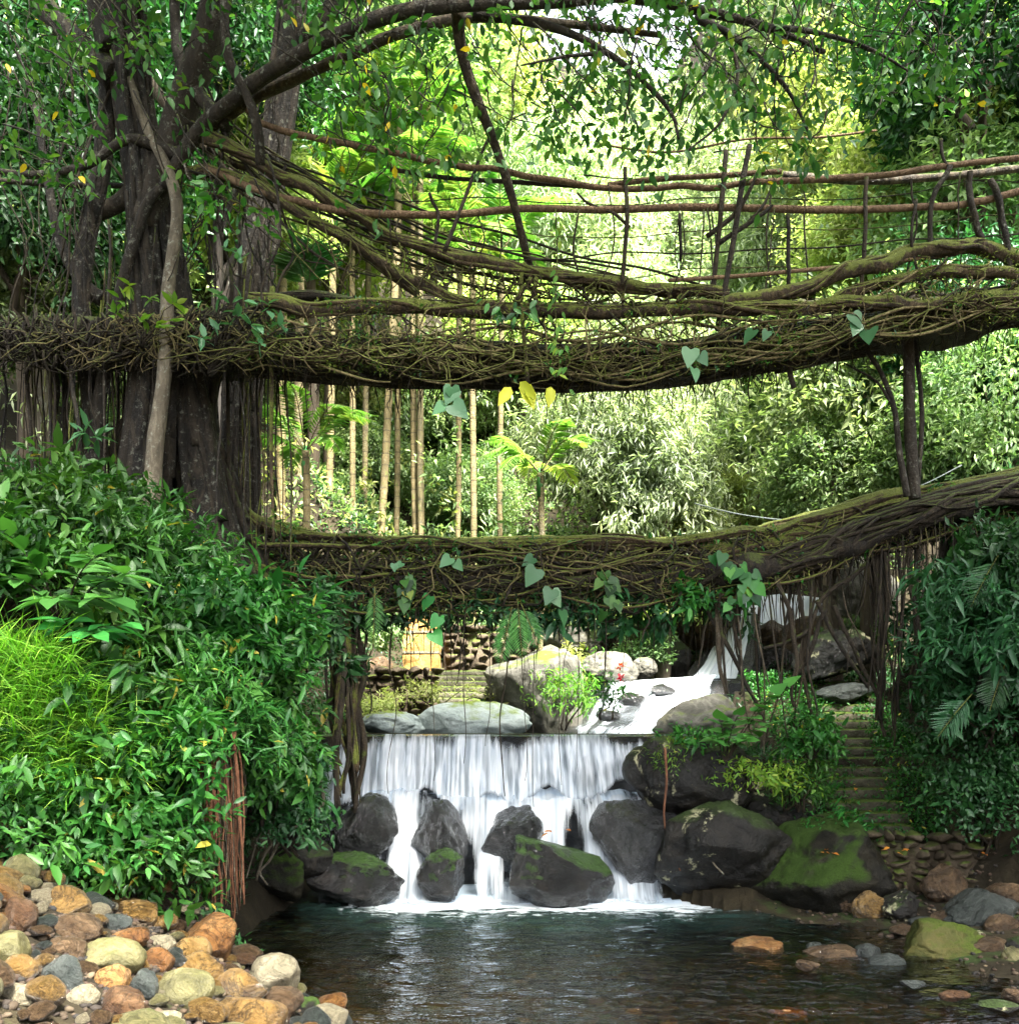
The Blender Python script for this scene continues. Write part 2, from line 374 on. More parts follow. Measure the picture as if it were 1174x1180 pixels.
# ------------------------------------------------------------------ terrain
def shore_l(y):
    return np.interp(y, [0, 6, 7.5, 8.6, 10, 11.5, 13, 14.3, 16], [-.4, -.7, -1.0, -1.6, -2.75, -3.05, -3.0, -2.85, -2.9])
def shore_r(y):
    return np.interp(y, [0, 8, 10, 12, 13.2, 14.2, 15.6, 17], [5.5, 5.3, 5.0, 4.6, 3.6, 2.6, 2.5, 2.6])
def ground(x, y):
    x = np.asarray(x, float); y = np.asarray(y, float)
    q = np.stack([x*.6, y*.6, x*0], -1); nz = fbm(q, 11, 4)
    dl = shore_l(y)-x; dr = x-shore_r(y)
    bed = -.55+.12*nz
    # near banks
    gl_pile = np.clip(dl*.47, -.6, 1.3)+.07*np.abs(nz)
    gl_bank = -.55+5.0*sstep(-.3, 2.3, dl)+.12*np.clip(dl-2, 0, 8)
    wl = sstep(8.5, 10.1, y+.45*np.clip(dl-2.2, 0, 3))
    L_ = gl_pile*(1-wl)+gl_bank*wl
    gr_low = np.clip(dr*.16, -.6, .5)+.05*nz
    hi = sstep(.5, 2.6, x-5.55-np.clip(y-13.6, 0, 6)*.27-np.clip(13-y, 0, 6)*.55)*5.2*(1-sstep(19.6, 21.4, y))+sstep(0, 3, x-9.6)*5*sstep(19.6, 21.4, y)
    wr = sstep(13.0, 13.9, y)
    stair = np.interp(y, [13.4, 14.0, 19.5, 22], [.2, .62, 3.35, 4.3])
    isl = 2.0*sstep(-.1, 1.0, dr)
    gr_back = np.where(x < 4.55, np.minimum(isl, stair+.2)*sstep(13.2, 14.6, y)+.2, stair)
    R_ = (gr_low*(1-wr)+gr_back*wr)+hi
    near = np.where(dl > -.3, np.maximum(L_, bed), np.where(dr > -.3, np.maximum(R_, bed), bed))
    # behind the weir
    bx = np.abs(x-.2)
    back = 2.05+np.clip(y-17.5, 0, 14)*.26+np.clip(-x-3, 0, 5)*.8
    back = back+3.0*sstep(24.2, 26.2, y)*(1-sstep(1.2, 3, x))+2.6*sstep(27.4, 29, y)*sstep(1.2, 3, x)
    back = np.where(x > 4.55, np.maximum(back, stair*(1-sstep(19.4, 20.4, y))+hi), back)
    k = sstep(15.75, 16.3, y)
    z = near*(1-k)+back*k
    # gorge sides and the far hill
    ax = np.abs(x-3.0)
    far = np.clip(y-30, 0, 60)*(.98+.25*sstep(6, 26, ax))+np.clip(ax-9, 0, 60)*(.62)*sstep(11, 26, y)+.8*nz*sstep(18, 28, y)
    far = far-6*np.exp(-((x-y*.17)/7)**2)*sstep(38, 55, y)
    z = z+far+np.clip(ax-9.5, 0, 60)*.35*(1-sstep(11, 26, y))
    return z
def gz(x, y): return float(ground(np.array([x]), np.array([y]))[0])

def grid(xs, ys, f):
    X, Y = np.meshgrid(xs, ys); Z = f(X, Y)
    v = np.stack([X, Y, Z], -1).reshape(-1, 3); nx, ny = len(xs), len(ys)
    i = (np.arange(ny-1)[:, None]*nx+np.arange(nx-1)[None]).ravel()
    return v, np.stack([i, i+1, i+1+nx, i+nx], -1)

mb = MB()
xs = np.concatenate([np.linspace(-75, -12, 50), np.linspace(-11.8, 12, 200), np.linspace(12.5, 80, 50)])
ys = np.concatenate([np.linspace(-25, 4, 25), np.linspace(4.15, 24, 150), np.linspace(24.5, 85, 90)])
v, q = grid(xs, ys, ground); mb.add(v, q)
tag(mb.build('ground', M['soil']), 'steep forest floor and river bed between the banks', 'ground', kind='structure')

# ------------------------------------------------------------------ rocks
_ico = {}
def ico(s):
    if s not in _ico:
        bm = bmesh.new(); bmesh.ops.create_icosphere(bm, subdivisions=s, radius=1.0)
        _ico[s] = (np.array([tuple(v.co) for v in bm.verts]), np.array([[v.index for v in f.verts] for f in bm.faces])); bm.free()
    return _ico[s]
def rock_verts(rad, seed, sub=4, cuts=7, rough=.12, cutd=(.55, .9)):
    v, f = ico(sub); v = v.copy()
    rg = np.random.default_rng(seed)
    v *= (1+.22*fbm(v*1.1+seed*3.7, seed, 2))[:, None]
    for _ in range(cuts):
        n = norm(rg.normal(0, 1, 3)); d = rg.uniform(*cutd)
        h = v@n-d; v -= np.where(h > 0, h*.88, 0)[:, None]*n
    v *= (1+rough*fbm(v*2.6+seed, seed+5, 6))[:, None]
    rg_ = np.clip(1-np.abs(fbm(v*1.7+seed*2, seed+8, 4))*5, 0, 1)**2; v *= (1-.07*rg_-.04*np.abs(fbm(v*6+seed, seed+9, 4)))[:, None]
    return v*np.asarray(rad), f
def rot(v, rz, ry=0, rx=0):
    c, s = math.cos(rx), math.sin(rx); v = v@np.array([[1, 0, 0], [0, c, s], [0, -s, c]])
    c, s = math.cos(ry), math.sin(ry); v = v@np.array([[c, 0, -s], [0, 1, 0], [s, 0, c]])
    c, s = math.cos(rz), math.sin(rz); return v@np.array([[c, s, 0], [-s, c, 0], [0, 0, 1]])
def rock(px, py, D, wpx, hpx, mat, label, name='boulder', seed=1, depth=None, sub=5, tilt=0, cuts=7, rough=.12, group=None, cat='boulder', rz=0, below=.25):
    """a boulder whose outline in the photo is about wpx by hpx around (px, py)"""
    c = P(px, py, D); rx = wpx/2/F*D*1.12; rz_ = hpx/2/F*D*1.12
    ry = depth if depth else (rx+rz_)/2
    v, f = rock_verts((rx, ry, rz_), seed, sub, cuts, rough)
    v = rot(v, rz, tilt)
    mb = MB(); mb.add(v, t=f)
    o = mb.build(name, M[mat]); o.location = Vector(tuple(c))
    return tag(o, label, cat, group)

B = rock
# boulders of the falls
B(421, 962, 14.5, 66, 78, 'rock_wet', 'shiny wet grey boulder left of the falls, above the round mossy one', seed=21, tilt=.1)
B(408, 1014, 13.9, 96, 60, 'rock_wetmoss', 'rounded boulder half covered in green moss at left foot of the falls', seed=22)
B(322, 1012, 13.4, 70, 55, 'rock_moss', 'low dark mossy boulder beside the red root curtain', seed=23)
B(352, 990, 13.9, 60, 50, 'rock_shade', 'shadowed boulder behind the low mossy boulder at the left bank', seed=24)
B(505, 968, 14.7, 62, 95, 'rock_wet', 'tall pointed wet boulder splitting the falls, left of centre', seed=35, tilt=-.25, cuts=9)
B(513, 1012, 14.1, 56, 56, 'rock_wetmoss', 'small round mossy boulder at the foot of the pointed wet boulder', seed=26)
B(592, 968, 14.8, 76, 78, 'rock_wet', 'wet black boulder in mid falls, behind the moss capped one', seed=27, tilt=.3)
B(634, 1000, 14.15, 126, 82, 'rock_wetmoss', 'large wet boulder with green moss cap under mid falls', seed=28, tilt=.38, cuts=9)
B(735, 965, 14.6, 110, 112, 'rock_wet', 'big black glossy boulder at the right edge of the falls', seed=29, tilt=-.3, cuts=8)
B(800, 893, 14.5, 130, 95, 'rock_shade', 'dark overhanging boulder with creepers right of the weir crest', seed=30, cuts=6, depth=.9)
B(830, 980, 14.0, 155, 115, 'rock_shade', 'dark boulder with pale yellow lichen patches right of the falls', seed=31, cuts=8)
B(945, 1000, 13.6, 165, 118, 'rock_moss', 'big green mossy sloping boulder at the foot of the stone steps', seed=32, cuts=8, tilt=-.35)
B(885, 935, 14.9, 110, 70, 'rock_shade', 'shaded boulder under ferns between lichened boulder and steps', seed=33)
# beyond the weir
B(625, 798, 19.3, 128, 110, 'rock_grey', 'large grey boulder with small plants behind the weir', seed=41, cuts=9, rough=.16)
B(545, 836, 17.6, 122, 50, 'rock_blue', 'smooth bluish slab of rock lying behind the weir crest', seed=42, cuts=3, rough=.05)
B(448, 838, 17.4, 70, 34, 'rock_blue', 'low pale rock with moss behind the left end of the weir', seed=43, cuts=4)
B(500, 835, 18.0, 40, 30, 'rock_moss', 'small mossy rock between the two slabs behind the weir', seed=44)
B(703, 772, 21.6, 58, 40, 'rock_grey', 'light grey rounded boulder at left end of the upper cascade', seed=45, cuts=4)
B(742, 770, 22.0, 28, 24, 'rock_grey', 'small round grey boulder on the lip of the upper cascade', seed=46, cuts=3)
B(664, 738, 23.5, 64, 36, 'rock_grey', 'flat grey rock under bushes above the large grey boulder', seed=47)
B(800, 832, 17.3, 90, 50, 'rock_grey', 'smooth wet grey rock beside the upper cascade', seed=48, cuts=4, tilt=-.35, rough=.06)
B(805, 705, 24.5, 60, 90, 'rock_brown', 'brown rock wall left of the far waterfall', seed=49)
B(965, 755, 19.0, 90, 60, 'rock_shade', 'jagged dark grey rock above the stone steps', seed=50, tilt=-.4, cuts=10)
B(945, 735, 23.0, 90, 50, 'rock_brown', 'flat topped brown rock under the far waterfall', seed=51, cuts=8)
B(985, 680, 26.0, 100, 70, 'rock_grey', 'pale grey rock at right of the far waterfall', seed=52)
B(770, 765, 23.5, 50, 50, 'rock_shade', 'dark rock in the recess left of the far waterfall', seed=53)
B(890, 730, 25.0, 40, 30, 'rock_brown', 'small brown rock splitting the far waterfall', seed=54)
B(975, 800, 18.3, 60, 24, 'rock_slate', 'dark flat rock crossing the top of the stone steps', seed=55)
B(728, 806, 19.0, 30, 16, 'rock_wet', 'small wet stone parting the sloping cascade', seed=91, name='stone', cat='stone')
B(700, 826, 18.0, 26, 14, 'rock_wet', 'small black stone low in the sloping cascade near the grey boulder', seed=92, name='stone', cat='stone')
B(764, 796, 20.2, 26, 14, 'rock_wet', 'small wet stone under the lip of the sloping cascade', seed=93, name='stone', cat='stone')
B(600, 742, 25, 60, 30, 'rock_brown', 'brown rock half hidden behind the hanging fern', seed=56)
B(530, 748, 24.5, 46, 28, 'rock_pale', 'pale stone right of the ochre plastered pillar', seed=57)
B(430, 770, 22, 40, 30, 'rock_brown', 'brown rock on the rubble slope left of the ochre pillar', seed=58)
# right shore and shallows
B(1086, 1094, 10.9, 88, 66, 'rock_green', 'mossy green wedge shaped rock standing in the shallows', seed=61, tilt=-.15, cuts=8)
B(872, 1092, 11.2, 56, 24, 'rock_orange', 'flat orange stone breaking the water in mid pool', seed=62, name='stone', cat='stone')
B(912, 1170, 8.7, 44, 16, 'rock_orange', 'red orange stone just awash near the bottom of the pool', seed=63, name='stone', cat='stone')
B(960, 1104, 10.8, 70, 28, 'rock_brown', 'long brown stone left in the cluster in the shallows', seed=64, name='stone', cat='stone')
B(998, 1106, 10.7, 36, 34, 'rock_slate', 'dark angular stone in the middle of the shallows cluster', seed=65, name='stone', cat='stone')
B(1022, 1116, 10.5, 44, 28, 'rock_slate', 'black stone at right end of the shallows cluster', seed=66, name='stone', cat='stone')
B(940, 1096, 11.2, 30, 16, 'rock_slate', 'small dark stone behind the left of the shallows cluster', seed=67, name='stone', cat='stone')
B(1002, 1046, 12.6, 40, 32, 'rock_ochre', 'tan boulder at the water edge below the mossy slope', seed=68)
B(978, 1040, 12.9, 32, 26, 'rock_brown', 'brown boulder touching the left of the tan shore boulder', seed=69)
B(1040, 1046, 12.4, 50, 36, 'rock_shade', 'dark shore boulder right of the tan one', seed=70)
B(1088, 1018, 12.8, 54, 44, 'rock_brown', 'squarish brown boulder against the rubble wall', seed=71)
B(1128, 1050, 11.9, 80, 44, 'rock_slate', 'wide dark boulder on the right shore', seed=72)
B(1090, 1060, 12, 34, 20, 'rock_brown', 'small brown stone above the mossy wedge rock', seed=73, name='stone', cat='stone')
B(1160, 1035, 12, 50, 34, 'rock_brown', 'brown boulder at the right edge beside the wide dark one', seed=74)
B(1152, 1066, 11.4, 36, 24, 'rock_brown', 'reddish stone below the wide dark shore boulder', seed=75, name='stone', cat='stone')
B(1170, 1110, 10.3, 30, 36, 'rock_olive', 'olive stone cut by the right edge of the frame', seed=76, name='stone', cat='stone')
B(1122, 1132, 9.9, 56, 18, 'rock_brown', 'flat brown stone awash below the mossy wedge rock', seed=77, name='stone', cat='stone')
B(1075, 1166, 9.0, 44, 12, 'rock_brown', 'dark flat stone awash at the bottom right', seed=78, name='stone', cat='stone')
B(1150, 1128, 10, 26, 20, 'rock_rust', 'small red brown stone beside the olive stone', seed=79, name='stone', cat='stone')

for i, (x_, y_, w_, h_, m_, lb_) in enumerate([
 (1062, 1032, 40, 26, 'rock_brown', 'brown stone between the shaded shore boulder and the rubble wall'), (1140, 1012, 50, 26, 'rock_shade', 'dark boulder under the right end of the rubble wall'),
 (1020, 1030, 30, 20, 'rock_rust', 'rusty stone wedged behind the tan shore boulder'), (1062, 1064, 30, 16, 'rock_slate', 'flat black stone at the waterline above the mossy wedge'),
 (1115, 1078, 34, 18, 'rock_shade', 'dark wet stone right of the mossy wedge top'), (1140, 1090, 40, 20, 'rock_brown', 'low brown stone between the mossy wedge and the frame edge'),
 (1172, 1090, 40, 22, 'rock_shade', 'dark stone above the olive stone at the frame edge'), (1040, 1072, 26, 12, 'rock_brown', 'small flat stone awash left above the mossy wedge'),
 (960, 1048, 30, 12, 'rock_slate', 'thin dark stone in the water left of the brown shore boulder'), (930, 1112, 26, 12, 'rock_brown', 'small brown stone just left of the shallows cluster'),
 (1100, 1148, 30, 12, 'rock_rust', 'small rusty stone under the flat brown one'), (1150, 1160, 40, 14, 'rock_shade', 'dark stone awash in the lower right corner'),
 (1168, 1148, 26, 14, 'rock_brown', 'little brown stone at the right edge below the olive stone'), (1050, 1134, 26, 10, 'rock_slate', 'small black stone awash left of the flat brown one'),
 (1108, 1040, 30, 22, 'rock_shade', 'dark stone right of the squarish brown boulder')]):
    B(x_, y_, F*CAMZ/(y_+h_*.45-HY)-.1, w_, h_, m_, lb_, seed=500+i, name='stone', cat='stone')
# stone heap at the lower left: landmarks by hand
PILE = [
 (240,1088,8.0,66,52,'rock_orange','large flat orange brown stone at the right of the heap'),
 (316,1128,7.9,58,52,'rock_pale','rounded cream stone with dark veins next to the water'),
 (79,1042,8.1,46,36,'rock_ochre','round ochre stone near the top of the heap'),
 (131,1024,8.3,30,22,'rock_ochre','small ochre stone topmost of the heap'),
 (155,1052,7.9,42,36,'rock_ochre','ochre stone below the topmost one'),
 (186,1062,8.0,34,24,'rock_ochre','tan stone between the ochre and the large orange stone'),
 (133,1065,7.6,34,24,'rock_slate','grey slate stone in the middle of the heap'),
 (85,1072,7.6,60,34,'rock_brown','wide dark brown stone under the round ochre stone'),
 (128,1106,7.1,60,42,'rock_olive','large olive grey stone in the middle of the heap'),
 (74,1128,6.6,46,42,'rock_slate','large smooth black stone low on the left of the heap'),
 (22,1116,6.9,42,26,'rock_ochre','bright yellow ochre stone at the left edge of the heap'),
 (20,1148,6.2,46,24,'rock_pale','pale greenish stone at the lower left corner'),
 (212,1144,6.6,62,46,'rock_olive','dark veined stone with an orange top, low centre of the heap'),
 (222,1098,7.6,36,34,'rock_ochre','ochre stone in front of the large orange brown stone'),
 (232,1118,7.2,50,40,'rock_ochre','rounded yellow stone with brown stains above the veined stone'),
 (280,1143,7.2,60,44,'rock_ochre','big ochre stone left of the cream veined stone'),
 (285,1172,6.5,80,46,'rock_ochre','broad mustard stone at the bottom edge of the heap'),
 (130,1132,6.7,38,34,'rock_orange','bright orange stone right of the smooth black one'),
 (140,1160,6.2,46,44,'rock_rust','rusty red angular stone at the bottom of the heap'),
 (326,1160,7.3,42,36,'rock_brown','brown stone under the cream veined stone'),
 (355,1164,7.5,28,28,'rock_moss','small dark green stone touching the water beside the heap'),
 (12,1094,7.4,44,40,'rock_olive','olive stone half out of the left edge of the heap'),
 (22,1062,7.8,36,44,'rock_rust','tall rusty stone at the upper left of the heap'),
 (165,1140,6.5,32,44,'rock_slate','narrow dark stone between the orange and the veined stone'),
 (183,1110,7.2,30,30,'rock_orange','orange stone at the right of the olive grey one'),
 (425,1176,8.2,66,18,'rock_olive','smooth olive stone cut by the bottom edge of the frame'),
 (190,1172,6.0,30,18,'rock_pale','cream pebble at the bottom edge of the heap'),
 (150,1082,7.5,50,22,'rock_orange','flat orange stone above the olive grey one'),
 (95,1150,6.3,36,24,'rock_pale','cream stone under the smooth black stone'),
 (78,1095,7.3,42,26,'rock_brown','dark stone with ochre rim left of the olive grey one'),
 (186,1088,7.6,30,20,'rock_pale','small whitish stone left of the large orange brown one'),
]
land = []
for i, (px, py, D, w, h, m, lb) in enumerate(PILE):
    for D in np.arange(4.6, 9.6, .05):
        q_ = P(px, py+h*.22, D)
        if gz(q_[0], D) >= q_[2]: break
    s_ = 1.0
    rock(px, py, D, w*1.05, h*1.08, m, lb, 'river_stone', 200+i, sub=4, cuts=5, rough=.07, cat='stone', group='river stones heaped on the left shore', tilt=random.uniform(-.2, .2), rz=random.uniform(-.4, .4))
    land.append((px, py, w))
# smaller stones that fill the heap
colw = {'rock_ochre': 'ochre', 'rock_orange': 'orange', 'rock_brown': 'brown', 'rock_rust': 'rusty red', 'rock_slate': 'dark grey', 'rock_olive': 'olive', 'rock_pale': 'cream'}
short = [p[6] for p in PILE]
base = {}
for m in colw:
    for s in range(3):
        v, f = rock_verts((1, .85, .68), 300+s*11+len(base), 3, 6, .08); mb = MB(); mb.add(v, t=f)
        base[(m, s)] = mb.mesh('river_stone', M[m])
seen = {}
filled = []
for i in range(5200):
    if len(filled) > 262: break
    y = R.uniform(5.2, 8.9); x = R.uniform(-5.4, -.55)
    z = gz(x, y)
    if z < -.12: continue
    r = R.uniform(.07, .19) if i < 1200 else R.uniform(.035, .09)
    if any((x-a)**2+(y-b)**2 < (r+c)**2*.36 for a, b, c in filled): continue
    px = x/y*F+CX; py = HY-(z-CAMZ)/y*F
    if px < -60 or py > 1230: continue
    if any((px-a)**2+(py-b-4)**2 < (c*.36+r*F/y*.55)**2 for a, b, c in land): continue
    filled.append((x, y, r))
    m = random.choices(list(colw), [8, 2, 5, 1, 4, 3, 2])[0]
    o = bpy.data.objects.new('river_stone', base[(m, i % 3)]); COL.objects.link(o)
    o.location = (x, y, z+r*R.uniform(.2, .9)); o.scale = (r*R.uniform(.9, 1.3), r*R.uniform(.9, 1.2), r*R.uniform(.75, 1.1)); o.rotation_euler = (R.uniform(-.4, .4), R.uniform(-.4, .4), R.uniform(0, 6))
    best = min(range(len(land)), key=lambda k: (land[k][0]-px)**2+(land[k][1]-py)**2)
    dx, dy = px-land[best][0], py-land[best][1]
    dirw = ('right of' if dx > 0 else 'left of') if abs(dx) > abs(dy) else ('below' if dy > 0 else 'above')
    sz = 'small' if r > .1 else 'tiny'
    nm = ' '.join(short[best].split()[:7]).rstrip(',')
    for w_ in (' at', ' of', ' the', ' in', ' near', ' with', ' between', ' under', ' next', ' on', ' out', ' low', ' to', ' half', ' and', ' by'):
        while nm.endswith(w_): nm = nm[:-len(w_)]
    lb = f'{sz} {colw[m]} stone {dirw} the {nm}'
    if lb in seen: lb = lb.replace(sz, 'rounded' if seen[lb] == 1 else 'half buried', 1)
    seen[lb] = seen.get(lb, 0)+1
    tag(o, ' '.join(lb.split()[:16]), 'stone', 'river stones heaped on the left shore')

# gravel between the stones: nobody could count it
mb = MB()
gv = [rock_verts((1, .85, .6), 900+i, 1, 4, .1) for i in range(6)]
for i in range(12500):
    if i > 9500 or i < 2600: y = R.uniform(5, 9.4); x = R.uniform(-5.6, -.3)
    elif i < 4200: y = R.uniform(7.5, 13.7); x = R.uniform(3.4, 8.5)
    else: y = R.uniform(6, 12.5); x = R.uniform(-2.5, 6)
    z = gz(x, y)
    if z > 1.5 or (i < 4200 and z < -.35) or (9500 >= i >= 4200 and z > -.12): continue
    v, f = gv[i % 6]; r = R.uniform(.015, .05) if i < 4200 or i > 9500 else R.uniform(.05, .2); an = R.uniform(0, 6.28)
    mb.add(rot(v*r, an, R.uniform(-.5, .5))+np.array([x, y, z+r*.2]), t=f, a=R.random())
def gravel_mat():
    m, nt = nodes('gravel'); at = N(nt, 'ShaderNodeAttribute', attribute_name='rnd')
    r = ramp(nt, at.outputs['Fac'], [(0, (.005, .005, .004)), (.3, (.018, .011, .006)), (.6, (.045, .028, .011)), (.8, (.028, .013, .007)), (.97, (.07, .05, .028)), (1, (.16, .12, .07))])
    b = N(nt, 'ShaderNodeBsdfPrincipled'); b.inputs['Roughness'].default_value = .85; L(nt, r.outputs[0], b.inputs['Base Color'])
    o = N(nt, 'ShaderNodeOutputMaterial'); L(nt, b.outputs[0], o.inputs['Surface']); return m
tag(mb.build('gravel', gravel_mat()), 'wet brown gravel between the stones on both shores', 'gravel', kind='stuff')
# ------------------------------------------------------------------ weir, rubble walls, steps
def rubble_wall(name, label, p0, p1, z0, z1, th, mat, sz=.22, cat='wall', seed=0):
    """stone wall of separate-looking blocks in one wall mesh"""
    rg = np.random.default_rng(seed+90)
    mb = MB(); p0, p1 = np.array(p0, float), np.array(p1, float)
    ln = np.linalg.norm(p1-p0); dr = (p1-p0)/ln; nrm_ = np.array([dr[1], -dr[0]])
    zz = z0
    while zz < z1:
        hh = sz*rg.uniform(.5, .85); s = 0
        while s < ln:
            wv = sz*rg.uniform(.45, 1.9)
            c2 = p0+dr*(s+wv/2)+nrm_*rg.uniform(-.04, .05)
            v, f = rock_verts((wv*.56, th*.5, hh*.6), int(rg.integers(1e6)), 3, 11, .12, (.5, .8))
            v = rot(v, math.atan2(dr[1], dr[0])+rg.uniform(-.1, .1), rg.uniform(-.12, .12))
            mb.add(v+np.array([c2[0], c2[1], zz+hh/2]), t=f, a=rg.random()); s += wv
        zz += hh*.92
    # mortar core
    a, b = p0+nrm_*-.02, p1+nrm_*-.02
    t = th*.16
    c = [a-nrm_*t, b-nrm_*t, b+nrm_*t, a+nrm_*t]
    v = [(x, y, z0-.3) for x, y in c]+[(x, y, z1-.05) for x, y in c]
    mb.add(v, [(0, 1, 2, 3), (7, 6, 5, 4), (0, 4, 5, 1), (1, 5, 6, 2), (2, 6, 7, 3), (3, 7, 4, 0)])
    o = mb.build(name, mat); recentre(o, (p0[0], p0[1], z0))
    return tag(o, label, cat)

WEIR_Y = 15.75; CREST = CAMZ-(848-HY)/F*WEIR_Y
mb = MB()
nx = 160; X = np.linspace(-3.1, 2.9, nx)
prof = [(-.15, -.6), (-.1, .4), (-.06, 1.2), (-.03, CREST-.12), (.0, CREST-.02), (.5, CREST-.02), (.52, -.6)]
v = np.array([[(x, WEIR_Y+a+.07*fbm(np.array([x*2.5, b*2.5, 0.]), 8, 3), b+(.03*vnoise(np.array([x*2, a*3, 1.]), 5) if b > CREST-.2 else 0)) for a, b in prof] for x in X]).reshape(-1, 3)
k = len(prof); i = (np.arange(nx-1)[:, None]*k+np.arange(k-1)[None]).ravel()
mb.add(v, np.stack([i, i+k, i+k+1, i+1], -1))
tag(recentre(mb.build('weir', M['rock_wet']), (0, WEIR_Y, 0)), 'straight dark stone weir under the falling water', 'weir')
mb = MB(); tube(mb, catmull([P(368, 845, WEIR_Y-.25), P(560, 846, WEIR_Y-.25), P(800, 846, WEIR_Y-.25)], 20), .008, 4)
tag(mb.build('cable', M['root_dark']), 'thin dark cable stretched along the weir crest', 'cable')

def stairs(name, label, x0, x1, y0, z0, n, run, rise, lean=0.0, seed=0):
    root = empty(name, (x0, y0, z0), label, 'steps')
    rg = np.random.default_rng(seed)
    for i in range(n):
        v, f = ico(3); v = v.copy()
        v = np.sign(v)*np.abs(v)**.42; v = v/np.abs(v).max()
        a, b = x0+lean*i+rg.uniform(-.08, .08), x1+lean*i+rg.uniform(-.08, .08)
        v = v*(1+.05*fbm(v*3+i*9, seed+i, 3))[:, None]*np.array([(b-a)/2, run*.62, rise*.62])
        mb = MB(); mb.add(v+np.array([(a+b)/2, y0+run*(i+.5), z0+rise*(i+.4)]), t=f)
        mb.build('step', M['step'], root)
    return root
stairs('stone_staircase', 'moss grown stone steps climbing the right bank', 4.75, 6.05, 14.0, .78, 17, .32, .158, .075, 3)
stairs('stone_staircase', 'short dark stone steps behind the weir left of the grey boulder', -2.6, -.8, 19.6, 2.75, 8, .4, .14, .1, 4)
rubble_wall('rubble_wall', 'low shaded rubble wall at the foot of the right hand steps', (4.9, 13.35), (8.6, 12.7), .15, 1.0, .5, M['masonry'], .2, seed=1)
rubble_wall('rubble_wall', 'brown dry stone wall beside the far steps behind the weir', (-3.3, 19.2), (-1.6, 19.7), 2.3, 3.75, .6, M['masonry'], .24, seed=2)
rubble_wall('rubble_wall', 'loose stone bank between the far steps and the grey boulder', (-1.0, 18.4), (.3, 18.9), 2.3, 2.95, .6, M['masonry'], .2, seed=5)
rubble_wall('rubble_wall', 'stone retaining wall rising above the far steps', (-1.6, 23.2), (1.2, 24.0), 3.4, 4.9, .6, M['masonry'], .3, seed=6)

def pillar(label, px0, px1, py0, py1, D, name='masonry_pillar'):
    a, b = P(px0, py1, D), P(px1, py0, D)
    root = empty(name, (a[0], D, a[2]), label, 'pillar')
    mb = MB(); n = 14
    w = b[0]-a[0]; h = b[2]-a[2]
    zs = np.linspace(-.6, h, n); ring = []
    sq = [(-1, -1), (0, -1.02), (1, -1), (1.02, 0), (1, 1), (0, 1.02), (-1, 1), (-1.02, 0)]
    for z in zs:
        for (sx, sy) in sq: ring.append((w/2*(sx+1)+a[0]+.02*random.uniform(-1, 1), D+.35*sy+.02*random.uniform(-1, 1), a[2]+z))
    q = [(i*8+j, i*8+(j+1) % 8, (i+1)*8+(j+1) % 8, (i+1)*8+j) for i in range(n-1) for j in range(8)]
    ring.append((a[0]+w/2, D, a[2]+h)); c = len(ring)-1
    t = [((n-1)*8+j, (n-1)*8+(j+1) % 8, c) for j in range(8)]
    mb.add(ring, q, t); mb.build('shaft', M['plaster'], root, smooth=False)
    for zc in (h*.33, h*.7):
        mb = MB()
        x0, x1, d = a[0]-.015, a[0]+w+.015, .37
        z0, z1 = a[2]+zc, a[2]+zc+.05
        c = [(x0, D-d), (x1, D-d), (x1, D+d), (x0, D+d)]
        mb.add([(x, y, z0) for x, y in c]+[(x, y, z1) for x, y in c], [(3, 2, 1, 0), (4, 5, 6, 7), (0, 1, 5, 4), (1, 2, 6, 5), (2, 3, 7, 6), (3, 0, 4, 7)])
        mb.build('band', M['rock_pale'], root, smooth=False)
pillar('broad ochre plastered pillar behind the left of the weir', 466, 507, 712, 775, 23.0)
pillar('narrow ochre plastered pillar behind the hanging fern', 615, 637, 698, 748, 25.0)

